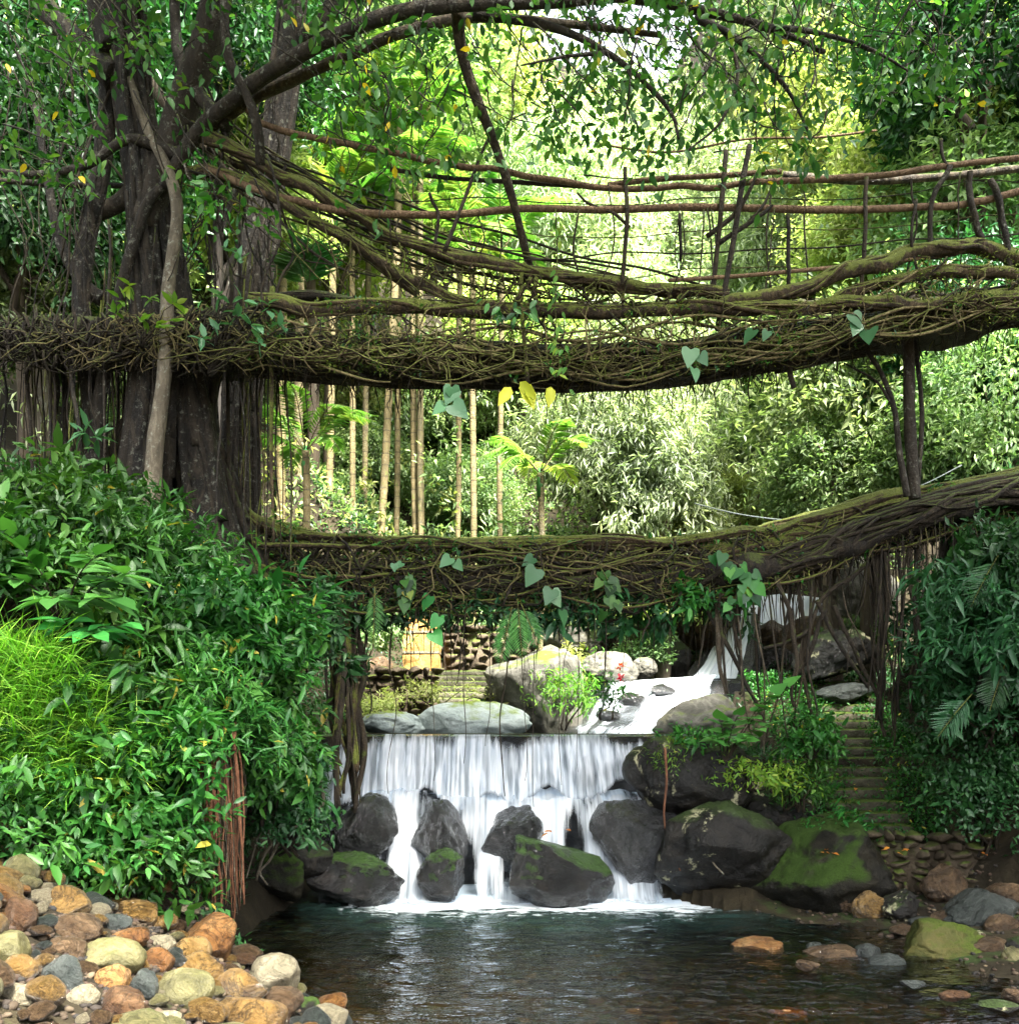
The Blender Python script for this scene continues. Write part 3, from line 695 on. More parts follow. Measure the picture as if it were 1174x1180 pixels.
# ------------------------------------------------------------------ water
def water_mat():
    m, nt = nodes('stream_water')
    tc = N(nt, 'ShaderNodeTexCoord'); at = N(nt, 'ShaderNodeAttribute', attribute_name='rnd')
    mp = N(nt, 'ShaderNodeMapping'); mp.inputs['Scale'].default_value = (1.0, 2.3, 1); L(nt, tc.outputs['Object'], mp.inputs[0])
    n1 = noise(nt, mp.outputs[0], 2.2, 3, .5, .4); n2 = noise(nt, mp.outputs[0], 8, 3, .55, .3)
    bp = N(nt, 'ShaderNodeBump'); bp.inputs['Strength'].default_value = .9; bp.inputs['Distance'].default_value = .08
    L(nt, math_(nt, 'ADD', n1.outputs[0], math_(nt, 'MULTIPLY', n2.outputs[0], .35)), bp.inputs['Height'])
    gl = N(nt, 'ShaderNodeBsdfGlossy'); gl.inputs['Roughness'].default_value = .06; gl.inputs['Color'].default_value = (.9, .95, 1, 1); L(nt, bp.outputs[0], gl.inputs['Normal'])
    tr = N(nt, 'ShaderNodeBsdfTransparent'); tr.inputs['Color'].default_value = (.5, .36, .17, 1)
    fr = N(nt, 'ShaderNodeFresnel'); fr.inputs['IOR'].default_value = 1.33; L(nt, bp.outputs[0], fr.inputs['Normal'])
    mx = N(nt, 'ShaderNodeMixShader'); L(nt, math_(nt, 'MULTIPLY_ADD', fr.outputs[0], 1.6, .02), mx.inputs[0]); L(nt, tr.outputs[0], mx.inputs[1]); L(nt, gl.outputs[0], mx.inputs[2])
    # churned water: air bubbles near the falls (attribute) broken up by noise
    nf = noise(nt, mp.outputs[0], 3.2, 6, .65, .8)
    f = math_(nt, 'ADD', at.outputs['Fac'], math_(nt, 'MULTIPLY', math_(nt, 'SUBTRACT', nf.outputs[0], .5), 1.5))
    teal = N(nt, 'ShaderNodeBsdfPrincipled'); teal.inputs['Base Color'].default_value = (.018, .04, .034, 1); teal.inputs['Roughness'].default_value = .1; L(nt, bp.outputs[0], teal.inputs['Normal'])
    f1 = ramp(nt, f, [(.10, (0, 0, 0)), (.55, (.85, .85, .85))]).outputs[0]
    m1 = N(nt, 'ShaderNodeMixShader'); L(nt, f1, m1.inputs[0]); L(nt, mx.outputs[0], m1.inputs[1]); L(nt, teal.outputs[0], m1.inputs[2])
    foam = N(nt, 'ShaderNodeBsdfDiffuse'); foam.inputs['Color'].default_value = (.78, .84, .86, 1)
    f2 = ramp(nt, f, [(.62, (0, 0, 0)), (.9, (1, 1, 1))]).outputs[0]
    m2 = N(nt, 'ShaderNodeMixShader'); L(nt, f2, m2.inputs[0]); L(nt, m1.outputs[0], m2.inputs[1]); L(nt, foam.outputs[0], m2.inputs[2])
    o = N(nt, 'ShaderNodeOutputMaterial'); L(nt, m2.outputs[0], o.inputs['Surface'])
    return m
M['water'] = water_mat()

def wave(X, Y):
    q = np.stack([X*1.3, Y*3.2, X*0], -1)
    return .05*fbm(q, 31, 3)+.012*fbm(q*3.1, 32, 2)
mb = MB()
xs = np.linspace(-6, 10, 230); ys = np.concatenate([np.linspace(-15, 5, 30), np.linspace(5.1, 15.7, 240)])
v, q = grid(xs, ys, wave)
foamx = np.interp(v[:, 0], [-3, -2.4, -1.6, 0, 1.5, 2.4, 3.2, 4.5, 6], [.2, .6, 1, 1, 1, .95, .65, .3, .05])
fa = np.interp(v[:, 1], [0, 10.2, 11.4, 12.4, 13.2, 13.85, 16], [-.35, -.22, .02, .32, .66, 1.1, 1.3])*foamx
mb.add(v, q, a=fa)
tag(mb.build('pool_water', M['water']), 'dark rippled plunge pool with foam under the falls', 'water', kind='structure')
mb = MB()
v, q = grid(np.linspace(-4, 4, 60), np.linspace(WEIR_Y-.05, 18.4, 30), lambda X, Y: CREST+.02+.012*fbm(np.stack([X*2, Y*2, X*0], -1), 3, 2)-.03*(Y < WEIR_Y+.02))
mb.add(v, q, a=.28)
tag(mb.build('upper_pool_water', M['water']), 'still water brimming at the weir crest', 'water', kind='structure')

def fall_mat(name, gaps=.5, su=9.0):
    m, nt = nodes(name)
    uv = N(nt, 'ShaderNodeUVMap'); mp = N(nt, 'ShaderNodeMapping'); mp.inputs['Scale'].default_value = (su, 1.1, 1); L(nt, uv.outputs[0], mp.inputs[0])
    mp2 = N(nt, 'ShaderNodeMapping'); mp2.inputs['Scale'].default_value = (su*3.7, 1.6, 1); L(nt, uv.outputs[0], mp2.inputs[0])
    n1 = noise(nt, mp.outputs[0], 1.0, 4, .6, .25); n2 = noise(nt, mp2.outputs[0], 1.0, 3, .6, .1)
    s = math_(nt, 'ADD', math_(nt, 'MULTIPLY', n1.outputs[0], .72), math_(nt, 'MULTIPLY', n2.outputs[0], .28))
    at = N(nt, 'ShaderNodeAttribute', attribute_name='rnd')
    f = math_(nt, 'ADD', s, math_(nt, 'SUBTRACT', at.outputs['Fac'], .5))
    cov = ramp(nt, f, [(.36, (0, 0, 0)), (.70, (1, 1, 1))]).outputs[0]
    d = N(nt, 'ShaderNodeBsdfDiffuse'); L(nt, ramp(nt, s, [(.3, (.34, .42, .50)), (.62, (.86, .89, .92))]).outputs[0], d.inputs[0])
    t = N(nt, 'ShaderNodeBsdfTranslucent'); t.inputs[0].default_value = (.85, .9, .93, 1)
    g = N(nt, 'ShaderNodeBsdfGlossy'); g.inputs['Roughness'].default_value = .3
    a = N(nt, 'ShaderNodeMixShader'); a.inputs[0].default_value = .3; L(nt, d.outputs[0], a.inputs[1]); L(nt, t.outputs[0], a.inputs[2])
    a2 = N(nt, 'ShaderNodeMixShader'); a2.inputs[0].default_value = .06; L(nt, a.outputs[0], a2.inputs[1]); L(nt, g.outputs[0], a2.inputs[2])
    tr = N(nt, 'ShaderNodeBsdfTransparent'); tr.inputs[0].default_value = (.9, .95, 1, 1)
    mx = N(nt, 'ShaderNodeMixShader'); L(nt, cov, mx.inputs[0]); L(nt, tr.outputs[0], mx.inputs[1]); L(nt, a2.outputs[0], mx.inputs[2])
    o = N(nt, 'ShaderNodeOutputMaterial'); L(nt, mx.outputs[0], o.inputs['Surface'])
    return m
M['fall'] = fall_mat('falling_water')

def sheet(name, label, path_fn, nu, nv, su, cover, bulge=.08, seed=0, ulen=None, cat='waterfall'):
    """falling sheet: path_fn(u, v) -> xyz; ripples push it outwards"""
    U, V = np.meshgrid(np.linspace(0, 1, nu), np.linspace(0, 1, nv))
    p = path_fn(U, V)
    off = bulge*(fbm(np.stack([U*ulen*2.6, V*1.6, U*0], -1), seed, 3)+.4*fbm(np.stack([U*ulen*14, V*1.0, U*0], -1), seed+3, 2))
    p = p.copy(); p[..., 1] -= off*np.clip(V*4, .15, 1)*1.4
    i = (np.arange(nv-1)[:, None]*nu+np.arange(nu-1)[None]).ravel()
    q = np.stack([i, i+nu, i+nu+1, i+1], -1)
    cv = cover(U, V)-.6*(1-sstep(0, .05+.05*vnoise(np.stack([V*6, V*0, V*0], -1), seed), U))-.6*sstep(.95+.05*vnoise(np.stack([V*6, V*0+4, V*0], -1), seed), 1, U)
    mb = MB(); mb.add(p.reshape(-1, 3), q, a=cv.ravel(), uv=np.stack([U*ulen+seed, V*1.0], -1).reshape(-1, 2))
    return tag(mb.build(name, M['fall']), label, cat, kind='structure')
# main fall over the weir
def main_path(U, V):
    x = -3.15+U*5.75+.25*(V**2)*(U-.5)
    z1 = 1.22+.38*fbm(np.stack([U*9, U*0, U*0], -1), 61, 2)
    z = CREST+.03-(CREST+.03-z1)*V**1.35
    y = WEIR_Y-.10-.42*V**.62-.10*np.sin(V*3)*fbm(np.stack([U*12, U*0, V*0+2.], -1), 62, 2)
    return np.stack([x, y, z], -1)
sheet('waterfall', 'wide white curtain of water falling over the weir', main_path, 420, 50, 9,
      lambda U, V: .43+.41*sstep(.0, .4, V)-.8*sstep(.84, 1.02, V+.12*vnoise(np.stack([U*14, U*0, U*0], -1), 3))+.42*fbm(np.stack([U*9, V*1.6, U*0], -1), 63, 3)-.0*V, .16, 5, 5.75)
# lower cascade running between the boulders
def casc(X, Y):
    t = (15.35-Y)/1.5
    n_ = fbm(np.stack([X*1.1, Y*.6, X*0], -1), 71, 3); n2 = fbm(np.stack([X*5, Y*.8, X*0], -1), 72, 2)
    z = 1.50*(1-sstep(.05+.26*n_, .95+.14*n_, t))+.10*n2*(1-sstep(.8, 1, t))+.05*np.sin(t*14+n_*5)*(1-sstep(.7, 1, t))
    return z+.02
mb = MB()
xs = np.linspace(-2.55, 2.5, 260); ys = np.linspace(15.62, 13.75, 84)
v, q = grid(xs, ys, casc)
edge = np.minimum(sstep(-2.6, -2.0, v[:, 0]), 1-sstep(2.1, 2.6, v[:, 0]))
tt = (15.35-v[:, 1])/1.6
mb.add(v, q[:, ::-1], a=.08+.5*edge-.45*sstep(.9, 1.02, tt)+.8*fbm(np.stack([v[:, 0]*3.0, v[:, 1]*1.3, v[:, 0]*0], -1), 73, 4)+.2*sstep(.35, .0, tt), uv=np.stack([v[:, 0], tt*.9], -1))
tag(mb.build('waterfall', M['fall']), 'silky white cascade pouring between the wet boulders into the pool', 'waterfall', kind='structure')
# upper cascades
def c2(U, V):
    top = np.stack([(np.interp(U, [0, 1], [690, 832])-CX)/F*21.3, 21.3+U*0, CAMZ-(np.interp(U, [0, 1], [788, 778])-HY)/F*21.3], -1)
    bot = np.stack([(np.interp(U, [0, 1], [655, 775])-CX)/F*17.2, 17.2+U*0, CAMZ-(848-HY)/F*17.2+U*0], -1)
    s = np.interp(V, [0, .12, .35, .5, .8, 1], [0, .04, .3, .5, .8, 1])[..., None]
    p = top*(1-s)+bot*s; p[..., 2] += .1*np.sin(V*6.5)*(1-V)-.25*(sstep(.05, .22, V)-sstep(.5, .95, V))*.6
    return p
sheet('waterfall', 'sloping white cascade behind the weir beside the grey boulder', c2, 120, 50, 9, lambda U, V: .44+.14*V+.7*fbm(np.stack([U*5, V*1.5, U*0], -1), 74, 3), .3, 15, 3.0)
def c3(U, V):
    top = np.stack([(np.interp(U, [0, 1], [826, 868])-CX)/F*24.6, 24.6+U*0, CAMZ-(np.interp(U, [0, 1], [738, 700])-HY)/F*24.6], -1)
    bot = np.stack([(np.interp(U, [0, 1], [796, 850])-CX)/F*21.8, 21.8+U*0, CAMZ-(782-HY)/F*21.8+U*0], -1)
    s = (V**.8)[..., None]; p = top*(1-s)+bot*s; p[..., 1] += -.3*np.sin(V*3.1); return p
sheet('waterfall', 'narrow white chute under the far waterfall', c3, 60, 40, 9, lambda U, V: .8+.1*V, .1, 25, 1.6)
def c4(U, V):
    top = np.stack([(np.interp(U, [0, 1], [852, 955])-CX)/F*27, 27+U*0, CAMZ-(np.interp(U, [0, .5, 1], [690, 684, 690])-HY)/F*27], -1)
    bot = np.stack([(np.interp(U, [0, 1], [838, 955])-CX)/F*25.3, 25.3+U*0, CAMZ-(np.interp(U, [0, 1], [752, 722])-HY)/F*25.3], -1)
    s = (V**.8)[..., None]; return top*(1-s)+bot*s
sheet('waterfall', 'far white waterfall glimpsed behind the hanging roots', c4, 80, 40, 9, lambda U, V: .85+.1*V, .1, 35, 2.4)
# rock shelves carrying the upper falls
def shelf(label, fn, seed):
    U, V = np.meshgrid(np.linspace(-.08, 1.08, 50), np.linspace(-.25, 1, 30))
    p = fn(np.clip(U, 0, 1), np.clip(V, 0, 1)); p = p.copy()
    p[..., 0] += (U-np.clip(U, 0, 1))*3; p[..., 1] += .18+np.clip(-V, 0, 1)*5; p[..., 2] += -.12+.08*fbm(p*2, seed, 3)
    i = (np.arange(29)[:, None]*50+np.arange(49)[None]).ravel(); mb = MB()
    mb.add(p.reshape(-1, 3), np.stack([i, i+50, i+51, i+1], -1))
    # skirt down to the ground so that it is a solid ledge
    n = len(p.reshape(-1, 3)); bt = p[-1].copy(); bt[:, 2] -= 2; mb.add(np.vstack([p[-1], bt]), [(j, j+50, j+51, j+1) for j in range(49)])
    for side in (0, -1):
        e = p[:, side].copy(); b2 = e.copy(); b2[:, 2] -= 2.2; mb.add(np.vstack([e, b2]), [(j, j+1, j+31, j+30) for j in range(29)])
    tag(mb.build('rock_ledge', M['rock_wet']), label, 'rock')
shelf('dark wet rock ledge under the sloping cascade', c2, 3)
shelf('dark rock ledge under the narrow chute', c3, 4)
shelf('dark rock ledge under the far waterfall', c4, 5)

# ------------------------------------------------------------------ fig tree and its roots
def limb(root, name, pts, r0, r1, mat, k=10, n=None, rough=.22, seed=0, label=None, D=None):
    """pts: (px, py, D) control points in the picture; radii in px"""
    p = np.array([P(*q) for q in pts]); n = n or 6*len(pts)
    c = catmull(p, n); Dm = np.mean([q[2] for q in pts])
    mb = MB(); tube(mb, c, [r0/F*Dm, r1/F*Dm] if not isinstance(r0, (list, tuple)) else [r/F*Dm for r in r0], k, rough, seed=seed)
    o = mb.build(name, mat, root)
    if label: tag(o, label)
    return c

def bundle(root, name, pts, rpx, nr, mat, seed=0, sub=(.22, .45), k=7, label=None, flare=1.6, rtop=1.0):
    """a trunk made of fused, twisting roots around a core"""
    rg = np.random.default_rng(seed); p = np.array([P(*q) for q in pts]); n = 9*len(pts)
    c = catmull(p, n); D = np.mean([q[2] for q in pts]); R0 = rpx/F*D
    t = np.linspace(0, 1, n)      # 0 = base
    prof = (rtop+(1-rtop)*(1-t))*(1+(flare-1)*np.exp(-t*7))
    mb = MB(); tube(mb, c, list(R0*.80*prof), 16, .35, seed=seed, a=.1)
    for j in range(nr):
        a0 = rg.uniform(0, 6.28); tw = rg.uniform(-1.6, 1.6); t0, t1 = sorted((rg.uniform(-.1, .5), rg.uniform(.4, 1.1)))
        t0, t1 = max(t0, 0), min(t1, 1); 
        if t1-t0 < .2: t0, t1 = 0, 1
        u = np.linspace(t0, t1, 22); cc = np.stack([np.interp(u, t, c[:, i]) for i in range(3)], -1)
        rr = R0*np.interp(u, t, prof)*(.80+.12*vnoise(np.stack([u*6, u*0+j*3.1, u*0], -1), seed))
        an = a0+tw*u+.5*vnoise(np.stack([u*4, u*0+j*7.7, u*0+5], -1), seed)
        cc = cc+np.stack([np.cos(an)*rr, np.sin(an)*rr, u*0], -1)
        r = R0*rg.uniform(*sub)*.55
        tube(mb, cc, [r*1.2, r, r*.55], k, .25, seed=seed+j)
    o = mb.build(name, mat, root)
    if label: tag(o, label)
    return c

D0 = 13.0
fig = empty('fig_tree', (P(215, 560, D0)[0], D0, gz(P(215, 0, D0)[0], D0)), 'huge dark multi stemmed fig tree on the left bank carrying the root bridges', 'tree')
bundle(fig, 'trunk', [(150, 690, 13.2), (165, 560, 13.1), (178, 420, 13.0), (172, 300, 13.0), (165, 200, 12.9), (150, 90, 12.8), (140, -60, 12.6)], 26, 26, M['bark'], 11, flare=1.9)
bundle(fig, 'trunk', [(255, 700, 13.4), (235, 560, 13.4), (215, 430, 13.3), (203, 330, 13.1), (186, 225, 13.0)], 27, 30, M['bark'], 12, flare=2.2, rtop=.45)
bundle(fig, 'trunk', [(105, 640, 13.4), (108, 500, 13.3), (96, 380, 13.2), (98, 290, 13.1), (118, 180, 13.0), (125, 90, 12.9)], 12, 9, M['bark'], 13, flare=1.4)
bundle(fig, 'root_mass', [(300, 720, 14.0), (262, 640, 13.9), (235, 560, 13.8), (215, 470, 13.7), (232, 410, 13.6)], 50, 70, M['root_dark'], 14, sub=(.08, .22), flare=1.7, rtop=.6)
bundle(fig, 'root_mass', [(180, 700, 13.7), (160, 600, 13.7), (150, 520, 13.6), (172, 470, 13.6)], 32, 36, M['root_dark'], 15, sub=(.1, .25), flare=1.5, rtop=.7)
limb(fig, 'limb', [(165, 260, 12.9), (190, 190, 12.8), (215, 110, 12.6), (240, 40, 12.4), (262, -60, 12.2)], 20, 16, M['bark'], 14, seed=1)
limb(fig, 'limb', [(135, 90, 12.8), (95, 55, 12.9), (55, 10, 13), (20, -60, 13.1)], 17, 11, M['bark'], 12, seed=2)
limb(fig, 'limb', [(140, 60, 12.8), (125, 10, 12.8), (118, -60, 12.8)], 26, 20, M['bark'], 12, seed=3)
limb(fig, 'limb', [(190, 215, 12.7), (230, 150, 12.4), (280, 105, 12.0), (340, 65, 11.5), (400, 35, 11.0), (470, 12, 10.6), (560, 4, 10.4), (640, 2, 10.5), (720, -4, 10.6), (800, 10, 10.8), (880, 30, 11.1), (950, 60, 11.4)], [10, 9, 9, 8, 7, 6, 6, 5, 3], 0, M['bark'], 12, n=80, seed=4)
limb(fig, 'limb', [(235, 150, 12.5), (290, 115, 12.2), (345, 88, 11.8), (410, 60, 11.4), (460, 38, 11.1), (540, 20, 10.9), (640, 26, 10.9), (760, 40, 11.1)], [7, 7, 6, 6, 5, 3], 0, M['bark_mid'], 10, n=60, seed=5)
limb(fig, 'limb', [(545, 18, 10.6), (610, 24, 10.6), (665, 42, 10.7), (720, 75, 10.8), (770, 125, 10.9), (782, 160, 10.9)], 6, 1.5, M['bark'], 8, n=40, seed=6)
limb(fig, 'limb', [(700, 60, 10.7), (650, 65, 10.6), (600, 75, 10.5)], 3, 1, M['bark'], 6, seed=7)
limb(fig, 'limb', [(800, 20, 10.8), (850, 45, 10.9), (905, 100, 11.0), (935, 160, 11.1)], 5, 1.2, M['bark'], 7, seed=8)
limb(fig, 'limb', [(870, 30, 11.0), (930, 35, 11.1), (1000, 55, 11.2), (1060, 90, 11.3)], 4, 1, M['bark'], 7, seed=9)
limb(fig, 'limb', [(835, 35, 10.9), (850, 85, 10.9), (830, 140, 10.9), (790, 175, 10.9)], 3, 1, M['bark'], 6, seed=10)
limb(fig, 'limb', [(262, 145, 12.4), (230, 110, 12.5), (205, 60, 12.6), (200, -40, 12.7)], 8, 6, M['bark'], 9, seed=11)
limb(fig, 'limb', [(20, 60, 13.3), (40, 120, 13.3), (52, 190, 13.3), (70, 280, 13.2), (100, 330, 13.2), (120, 345, 13.2)], 2, 9, M['bark'], 8, seed=12)
limb(fig, 'limb', [(115, 245, 13.2), (140, 232, 13.1), (160, 215, 13.0)], 9, 12, M['bark'], 8, seed=13)
limb(fig, 'limb', [(300, 190, 12.2), (297, 150, 12.0), (285, 110, 11.9), (262, 60, 11.8), (258, -40, 11.7)], 6, 5, M['bark'], 8, seed=14)
limb(fig, 'limb', [(210, 180, 12.6), (150, 160, 12.6), (100, 190, 12.7), (40, 200, 12.9), (-20, 195, 13)], [8, 5, 4, 3], 0, M['bark'], 8, seed=15)
limb(fig, 'prop_root', [(175, 592, 12.4), (178, 520, 12.4), (190, 420, 12.4), (194, 330, 12.4), (204, 250, 12.45), (195, 200, 12.5), (170, 150, 12.6), (150, 90, 12.6)], [11, 9.5, 8, 7.5, 7, 6.5, 5.5, 4], 0, M['bark_pale'], 12, n=70, seed=16, label='pale lichened stem in front of the dark trunks')
limb(fig, 'prop_root', [(112, 620, 13.0), (112, 500, 12.9), (120, 430, 12.8), (140, 330, 12.7), (165, 245, 12.6), (185, 215, 12.6)], [9, 8, 7, 6, 5], 0, M['bark'], 10, n=40, seed=17)
limb(fig, 'prop_root', [(527, 12, 10.6), (532, 60, 10.9), (548, 110, 11.2), (572, 170, 11.6), (592, 235, 12.0), (606, 290, 12.4), (614, 325, 12.6)], [7, 6.5, 6, 5, 5, 5, 6], 0, M['bark_mid'], 9, n=50, seed=18, label='long slanting stem dropping from the overhead limb to the upper bridge')

# aerial roots hanging round the trunk
for i in range(92):
    px = R.uniform(5, 330) if i > 30 else R.uniform(20, 130); D = R.uniform(12.5, 14.2)
    top = R.uniform(345, 410) if px < 120 else R.uniform(230, 430); bot = R.uniform(520, 640)+max(0, px-230)*.5
    a, b = P(px, top, D), P(px+R.uniform(-10, 10), bot, D+R.uniform(-.2, .3))
    mb = MB(); c = wob(a, b, 12, .10); r = R.choice([.007, .011, .017, .028], p=[.3, .4, .2, .1])
    tube(mb, c, [r*1.1, r, r*.7], 5, .2, seed=i)
    mb.build('aerial_root', [M['root_dark'], M['root'], M['bark']][i % 3], fig)
for i in range(46):
    if i < 26: x0, y0, x1, y1 = R.uniform(200, 330), R.uniform(60, 220), R.uniform(190, 330), R.uniform(300, 420)
    else: x0, y0, x1, y1 = R.uniform(0, 180), R.uniform(20, 260), R.uniform(10, 200), R.uniform(280, 420)
    D = R.uniform(12.0, 13.6); mb = MB(); r = R.choice([.006, .010, .018], p=[.45, .4, .15]); tube(mb, wob(P(x0, y0, D), P(x1, y1, D), 16, .28, .1), [r, r, r*.7], 5, .2, seed=i); mb.build('aerial_root', M['root_dark'], fig)
# second, thick pale trunk behind
fig2 = empty('fig_tree', (P(300, 500, 15.2)[0], 15.2, gz(P(300, 0, 15.2)[0], 15.2)), 'thick ribbed grey trunk standing just behind the big dark fig tree', 'tree')
bundle(fig2, 'trunk', [(270, 720, 15.4), (275, 520, 15.3), (285, 380, 15.2), (305, 240, 15.1), (325, 120, 15.0), (345, -60, 14.9)], 24, 30, M['bark'], 31, sub=(.15, .35), flare=1.5, rtop=.72)
limb(fig2, 'limb', [(325, 60, 15), (370, 30, 14.9), (400, -40, 14.8)], 13, 8, M['bark'], 10, seed=41)
limb(fig2, 'limb', [(300, 240, 15), (260, 190, 15.1), (200, 130, 15.3), (150, 60, 15.5)], 8, 5, M['bark_mid'], 8, seed=42)

# crown of the fig: twigs and leaves hanging into the top of the picture
def fringe(root, spots, mat, size, per, tpl='fast', twig=M['bark'], name='crown', spread=.14, tw=True):
    cen = []; mbt = MB()
    for (px, py, D, rx, ry, n) in spots:
        for j in range(n):
            a = R.normal(0, 1, 3)*.5
            c = P(px+a[0]*rx, py+a[1]*ry, D+a[2]*.9); cen.append(c)
            if tw and j % 2 == 0:
                d = c+np.array([R.uniform(-.5, .3), R.uniform(-.3, .3), R.uniform(.1, .6)])
                d = c+(d-c)*R.uniform(1, 2.4); tube(mbt, wob(d, c, 8, .09), [.011, .004], 4)
    mb = MB(); cen = np.array(cen)
    whorls(mb, cen, R.normal(0, .4, (len(cen), 3))+np.array([0, 0, -.1]), per, spread, size, tpl, droop=.45, up=.8)
    mb.build(name, mat, root)
    if tw and mbt.n: tag(mbt.build('twigs', twig, root), kind='stuff')
sp = []
for (x0, x1, y0, y1, n) in [(330, 560, -40, 60, 34), (360, 560, 40, 200, 34), (560, 800, -40, 45, 36), (600, 830, 50, 190, 44), (760, 960, -30, 120, 50), (820, 960, 100, 200, 14), (930, 1120, -40, 120, 34), (1000, 1130, 60, 150, 8), (420, 560, 150, 230, 8), (0, 340, -80, 60, 26), (0, 110, 0, 260, 26), (200, 320, 40, 260, 10)]:
    for _ in range(n): sp.append((R.uniform(x0, x1), R.uniform(y0, y1), R.uniform(9.8, 12.6), 46, 30, 2 if R.random() < .5 else 3))
fringe(fig, sp, M['leaf_canopy'], .16, 6, 'oval', spread=.2)
# rest of the crown, above the picture; the later two canopies only add shade
cen, out = shell(2600, (7.5, 4.6, 2.6), .3, .3, 5)
mb = MB(); whorls(mb, cen+np.array([-4.2, 11.2, 15.6]), out, 8, .3, .26, 'fast', .4); mb.build('crown', M['leaf_canopy'], fig)
cen, out = shell(5000, (10, 7.5, 1.8), .1, .3, 6, -1.1)
mb = MB(); whorls(mb, cen+np.array([2.5, 4.2, 15.5]), out, 8, .35, .3, 'fast', .4); mb.build('crown', M['leaf_canopy'], fig)  # unseen canopy added to darken the near stream
cen, out = shell(2800, (5, 6.5, 1.6), .1, .3, 9, -1.1)
mb = MB(); whorls(mb, cen+np.array([9.5, 5.5, 14.6]), out, 8, .35, .3, 'fast', .4); mb.build('crown', M['leaf_canopy'], fig)  # extra unseen canopy added to shade the right shore
for i in range(6):  # limbs reaching into the added shade canopies
    a = P(R.uniform(110, 260), -50, 12.6); b = np.array([R.uniform(-3, 10), R.uniform(0, 8), 15.3])
    mb = MB(); tube(mb, wob(a, b, 14, .5), [.22, .05], 8, .15); mb.build('limb', M['bark'], fig)
for i in range(9):
    a = P(R.uniform(110, 260), -50, 12.6); b = np.array([R.uniform(-10, 2), R.uniform(8, 15), R.uniform(14.5, 17)])
    mb = MB(); tube(mb, wob(a, b, 14, .4), [.2, .05], 8, .15); mb.build('limb', M['bark'], fig)

# young shoots and epiphytes around the trunk
def plant(name, label, cat, spots, mat, size, tpl='blade', per=6, stem=M['root_dark'], droop=.2, up=.9, group=None, spread=.05, base=None):
    """small leafy plant: stems from a base to each whorl centre"""
    pts = [P(*s) for s in spots]; bs = P(*base) if base is not None else np.mean(pts, 0)-np.array([0, -.15, .35])
    root = empty(name, bs, label, cat, group)
    mb = MB(); c = np.array(pts)
    whorls(mb, c, np.array([[0, -.4, .8]]*len(c))+R.normal(0, .3, (len(c), 3)), per, spread, size, tpl, droop=droop, up=up)
    mb.build('leaves', mat, root)
    mb = MB()
    for q in pts: tube(mb, wob(bs, q, 7, .08), [.012, .004], 5)
    mb.build('stem', stem, root)
    return root
plant('sapling', 'young shoots with rounded leaves across the dark trunk below the pale stem fork', 'plant', [(140, 345, 12.0), (150, 330, 11.9), (175, 345, 12), (200, 350, 11.9), (215, 365, 11.9), (165, 370, 12), (185, 375, 12), (130, 360, 12)], M['leaf_light'], .2, 'oval', 6, base=(165, 400, 12.2))
plant('sapling', 'pale green shoots hanging right of the trunk above the deck of the upper bridge', 'plant', [(265, 290, 12), (275, 300, 11.9), (255, 340, 11.9), (270, 365, 11.9), (290, 375, 11.9), (300, 395, 11.8), (325, 375, 11.9), (250, 375, 12), (235, 390, 12), (280, 345, 11.9), (310, 355, 12)], M['leaf_heart'], .2, 'oval', 6, base=(240, 430, 12.3))
plant('sapling', 'rosette of long leaves on the trunk above the leafy bank', 'plant', [(95, 498, 12.0), (110, 505, 12)], M['leaf_heart'], .3, 'blade', 8, base=(90, 540, 12.3))
plant('sapling', 'second rosette of long leaves low on the trunk', 'plant', [(115, 562, 11.9), (125, 566, 11.9)], M['leaf_near'], .28, 'blade', 7, base=(105, 590, 12.2))
plant('sapling', 'bright small plant on the trunk beside the rail ends', 'plant', [(232, 225, 12.0), (245, 236, 12), (240, 248, 12)], M['leaf_light'], .2, 'oval', 6, base=(215, 270, 12.4))

# ------------------------------------------------------------------ root bridges
UB = empty('root_bridge', P(300, 420, 12.9), 'upper living root bridge with long bare handrails and woven mossy sides', 'bridge')
def root_px(parent, name, pts, r, mat, n=None, D=None, rough=.2, k=8, seed=0, label=None, j=.0):
    c = catmull([P(*q) for q in pts], n or 10*len(pts))
    if j:
        s = np.stack([np.linspace(0, len(pts)*2, len(c))+seed*9, c[:, 0]*0, c[:, 0]*0], -1)
        c = c+j*np.stack([c[:, 0]*0, vnoise(s+3, 1), vnoise(s+8, 2)], -1)
    Dm = np.mean([q[2] for q in pts]); mb = MB(); tube(mb, c, [x/F*Dm for x in (r if isinstance(r, (list, tuple)) else [r])*2][:max(2, len(r) if isinstance(r, (list, tuple)) else 2)], k, rough, seed=seed)
    R0 = np.mean(r) if isinstance(r, (list, tuple)) else r
    if name == 'side_root' and R0 > 3.5:      # fused strands twisting along the main root
        nn = len(c); u = np.linspace(0, 1, nn); rr = np.interp(u, np.linspace(0, 1, len(r)), r) if isinstance(r, (list, tuple)) else np.full(nn, r)
        for s in range(6):
            an = s*1.05+u*R.uniform(4, 14)*R.choice([-1, 1])+1.5*vnoise(np.stack([u*9, u*0+s*5.1, u*0+seed], -1), 4); q = rr/F*Dm*(.85+.25*vnoise(np.stack([u*14, u*0+s*2.1, u*0+seed], -1), 6))
            tube(mb, c+np.stack([u*0, np.cos(an)*q, np.sin(an)*q], -1), [R0/F*Dm*R.uniform(.22, .45)]*2, 5, .3, seed=seed+s)
    o = mb.build(name, mat, parent)
    if label: tag(o, label)
    return c
a, b, e = 12.2, 12.5, 14.2       # near face of the bridge, and its far face
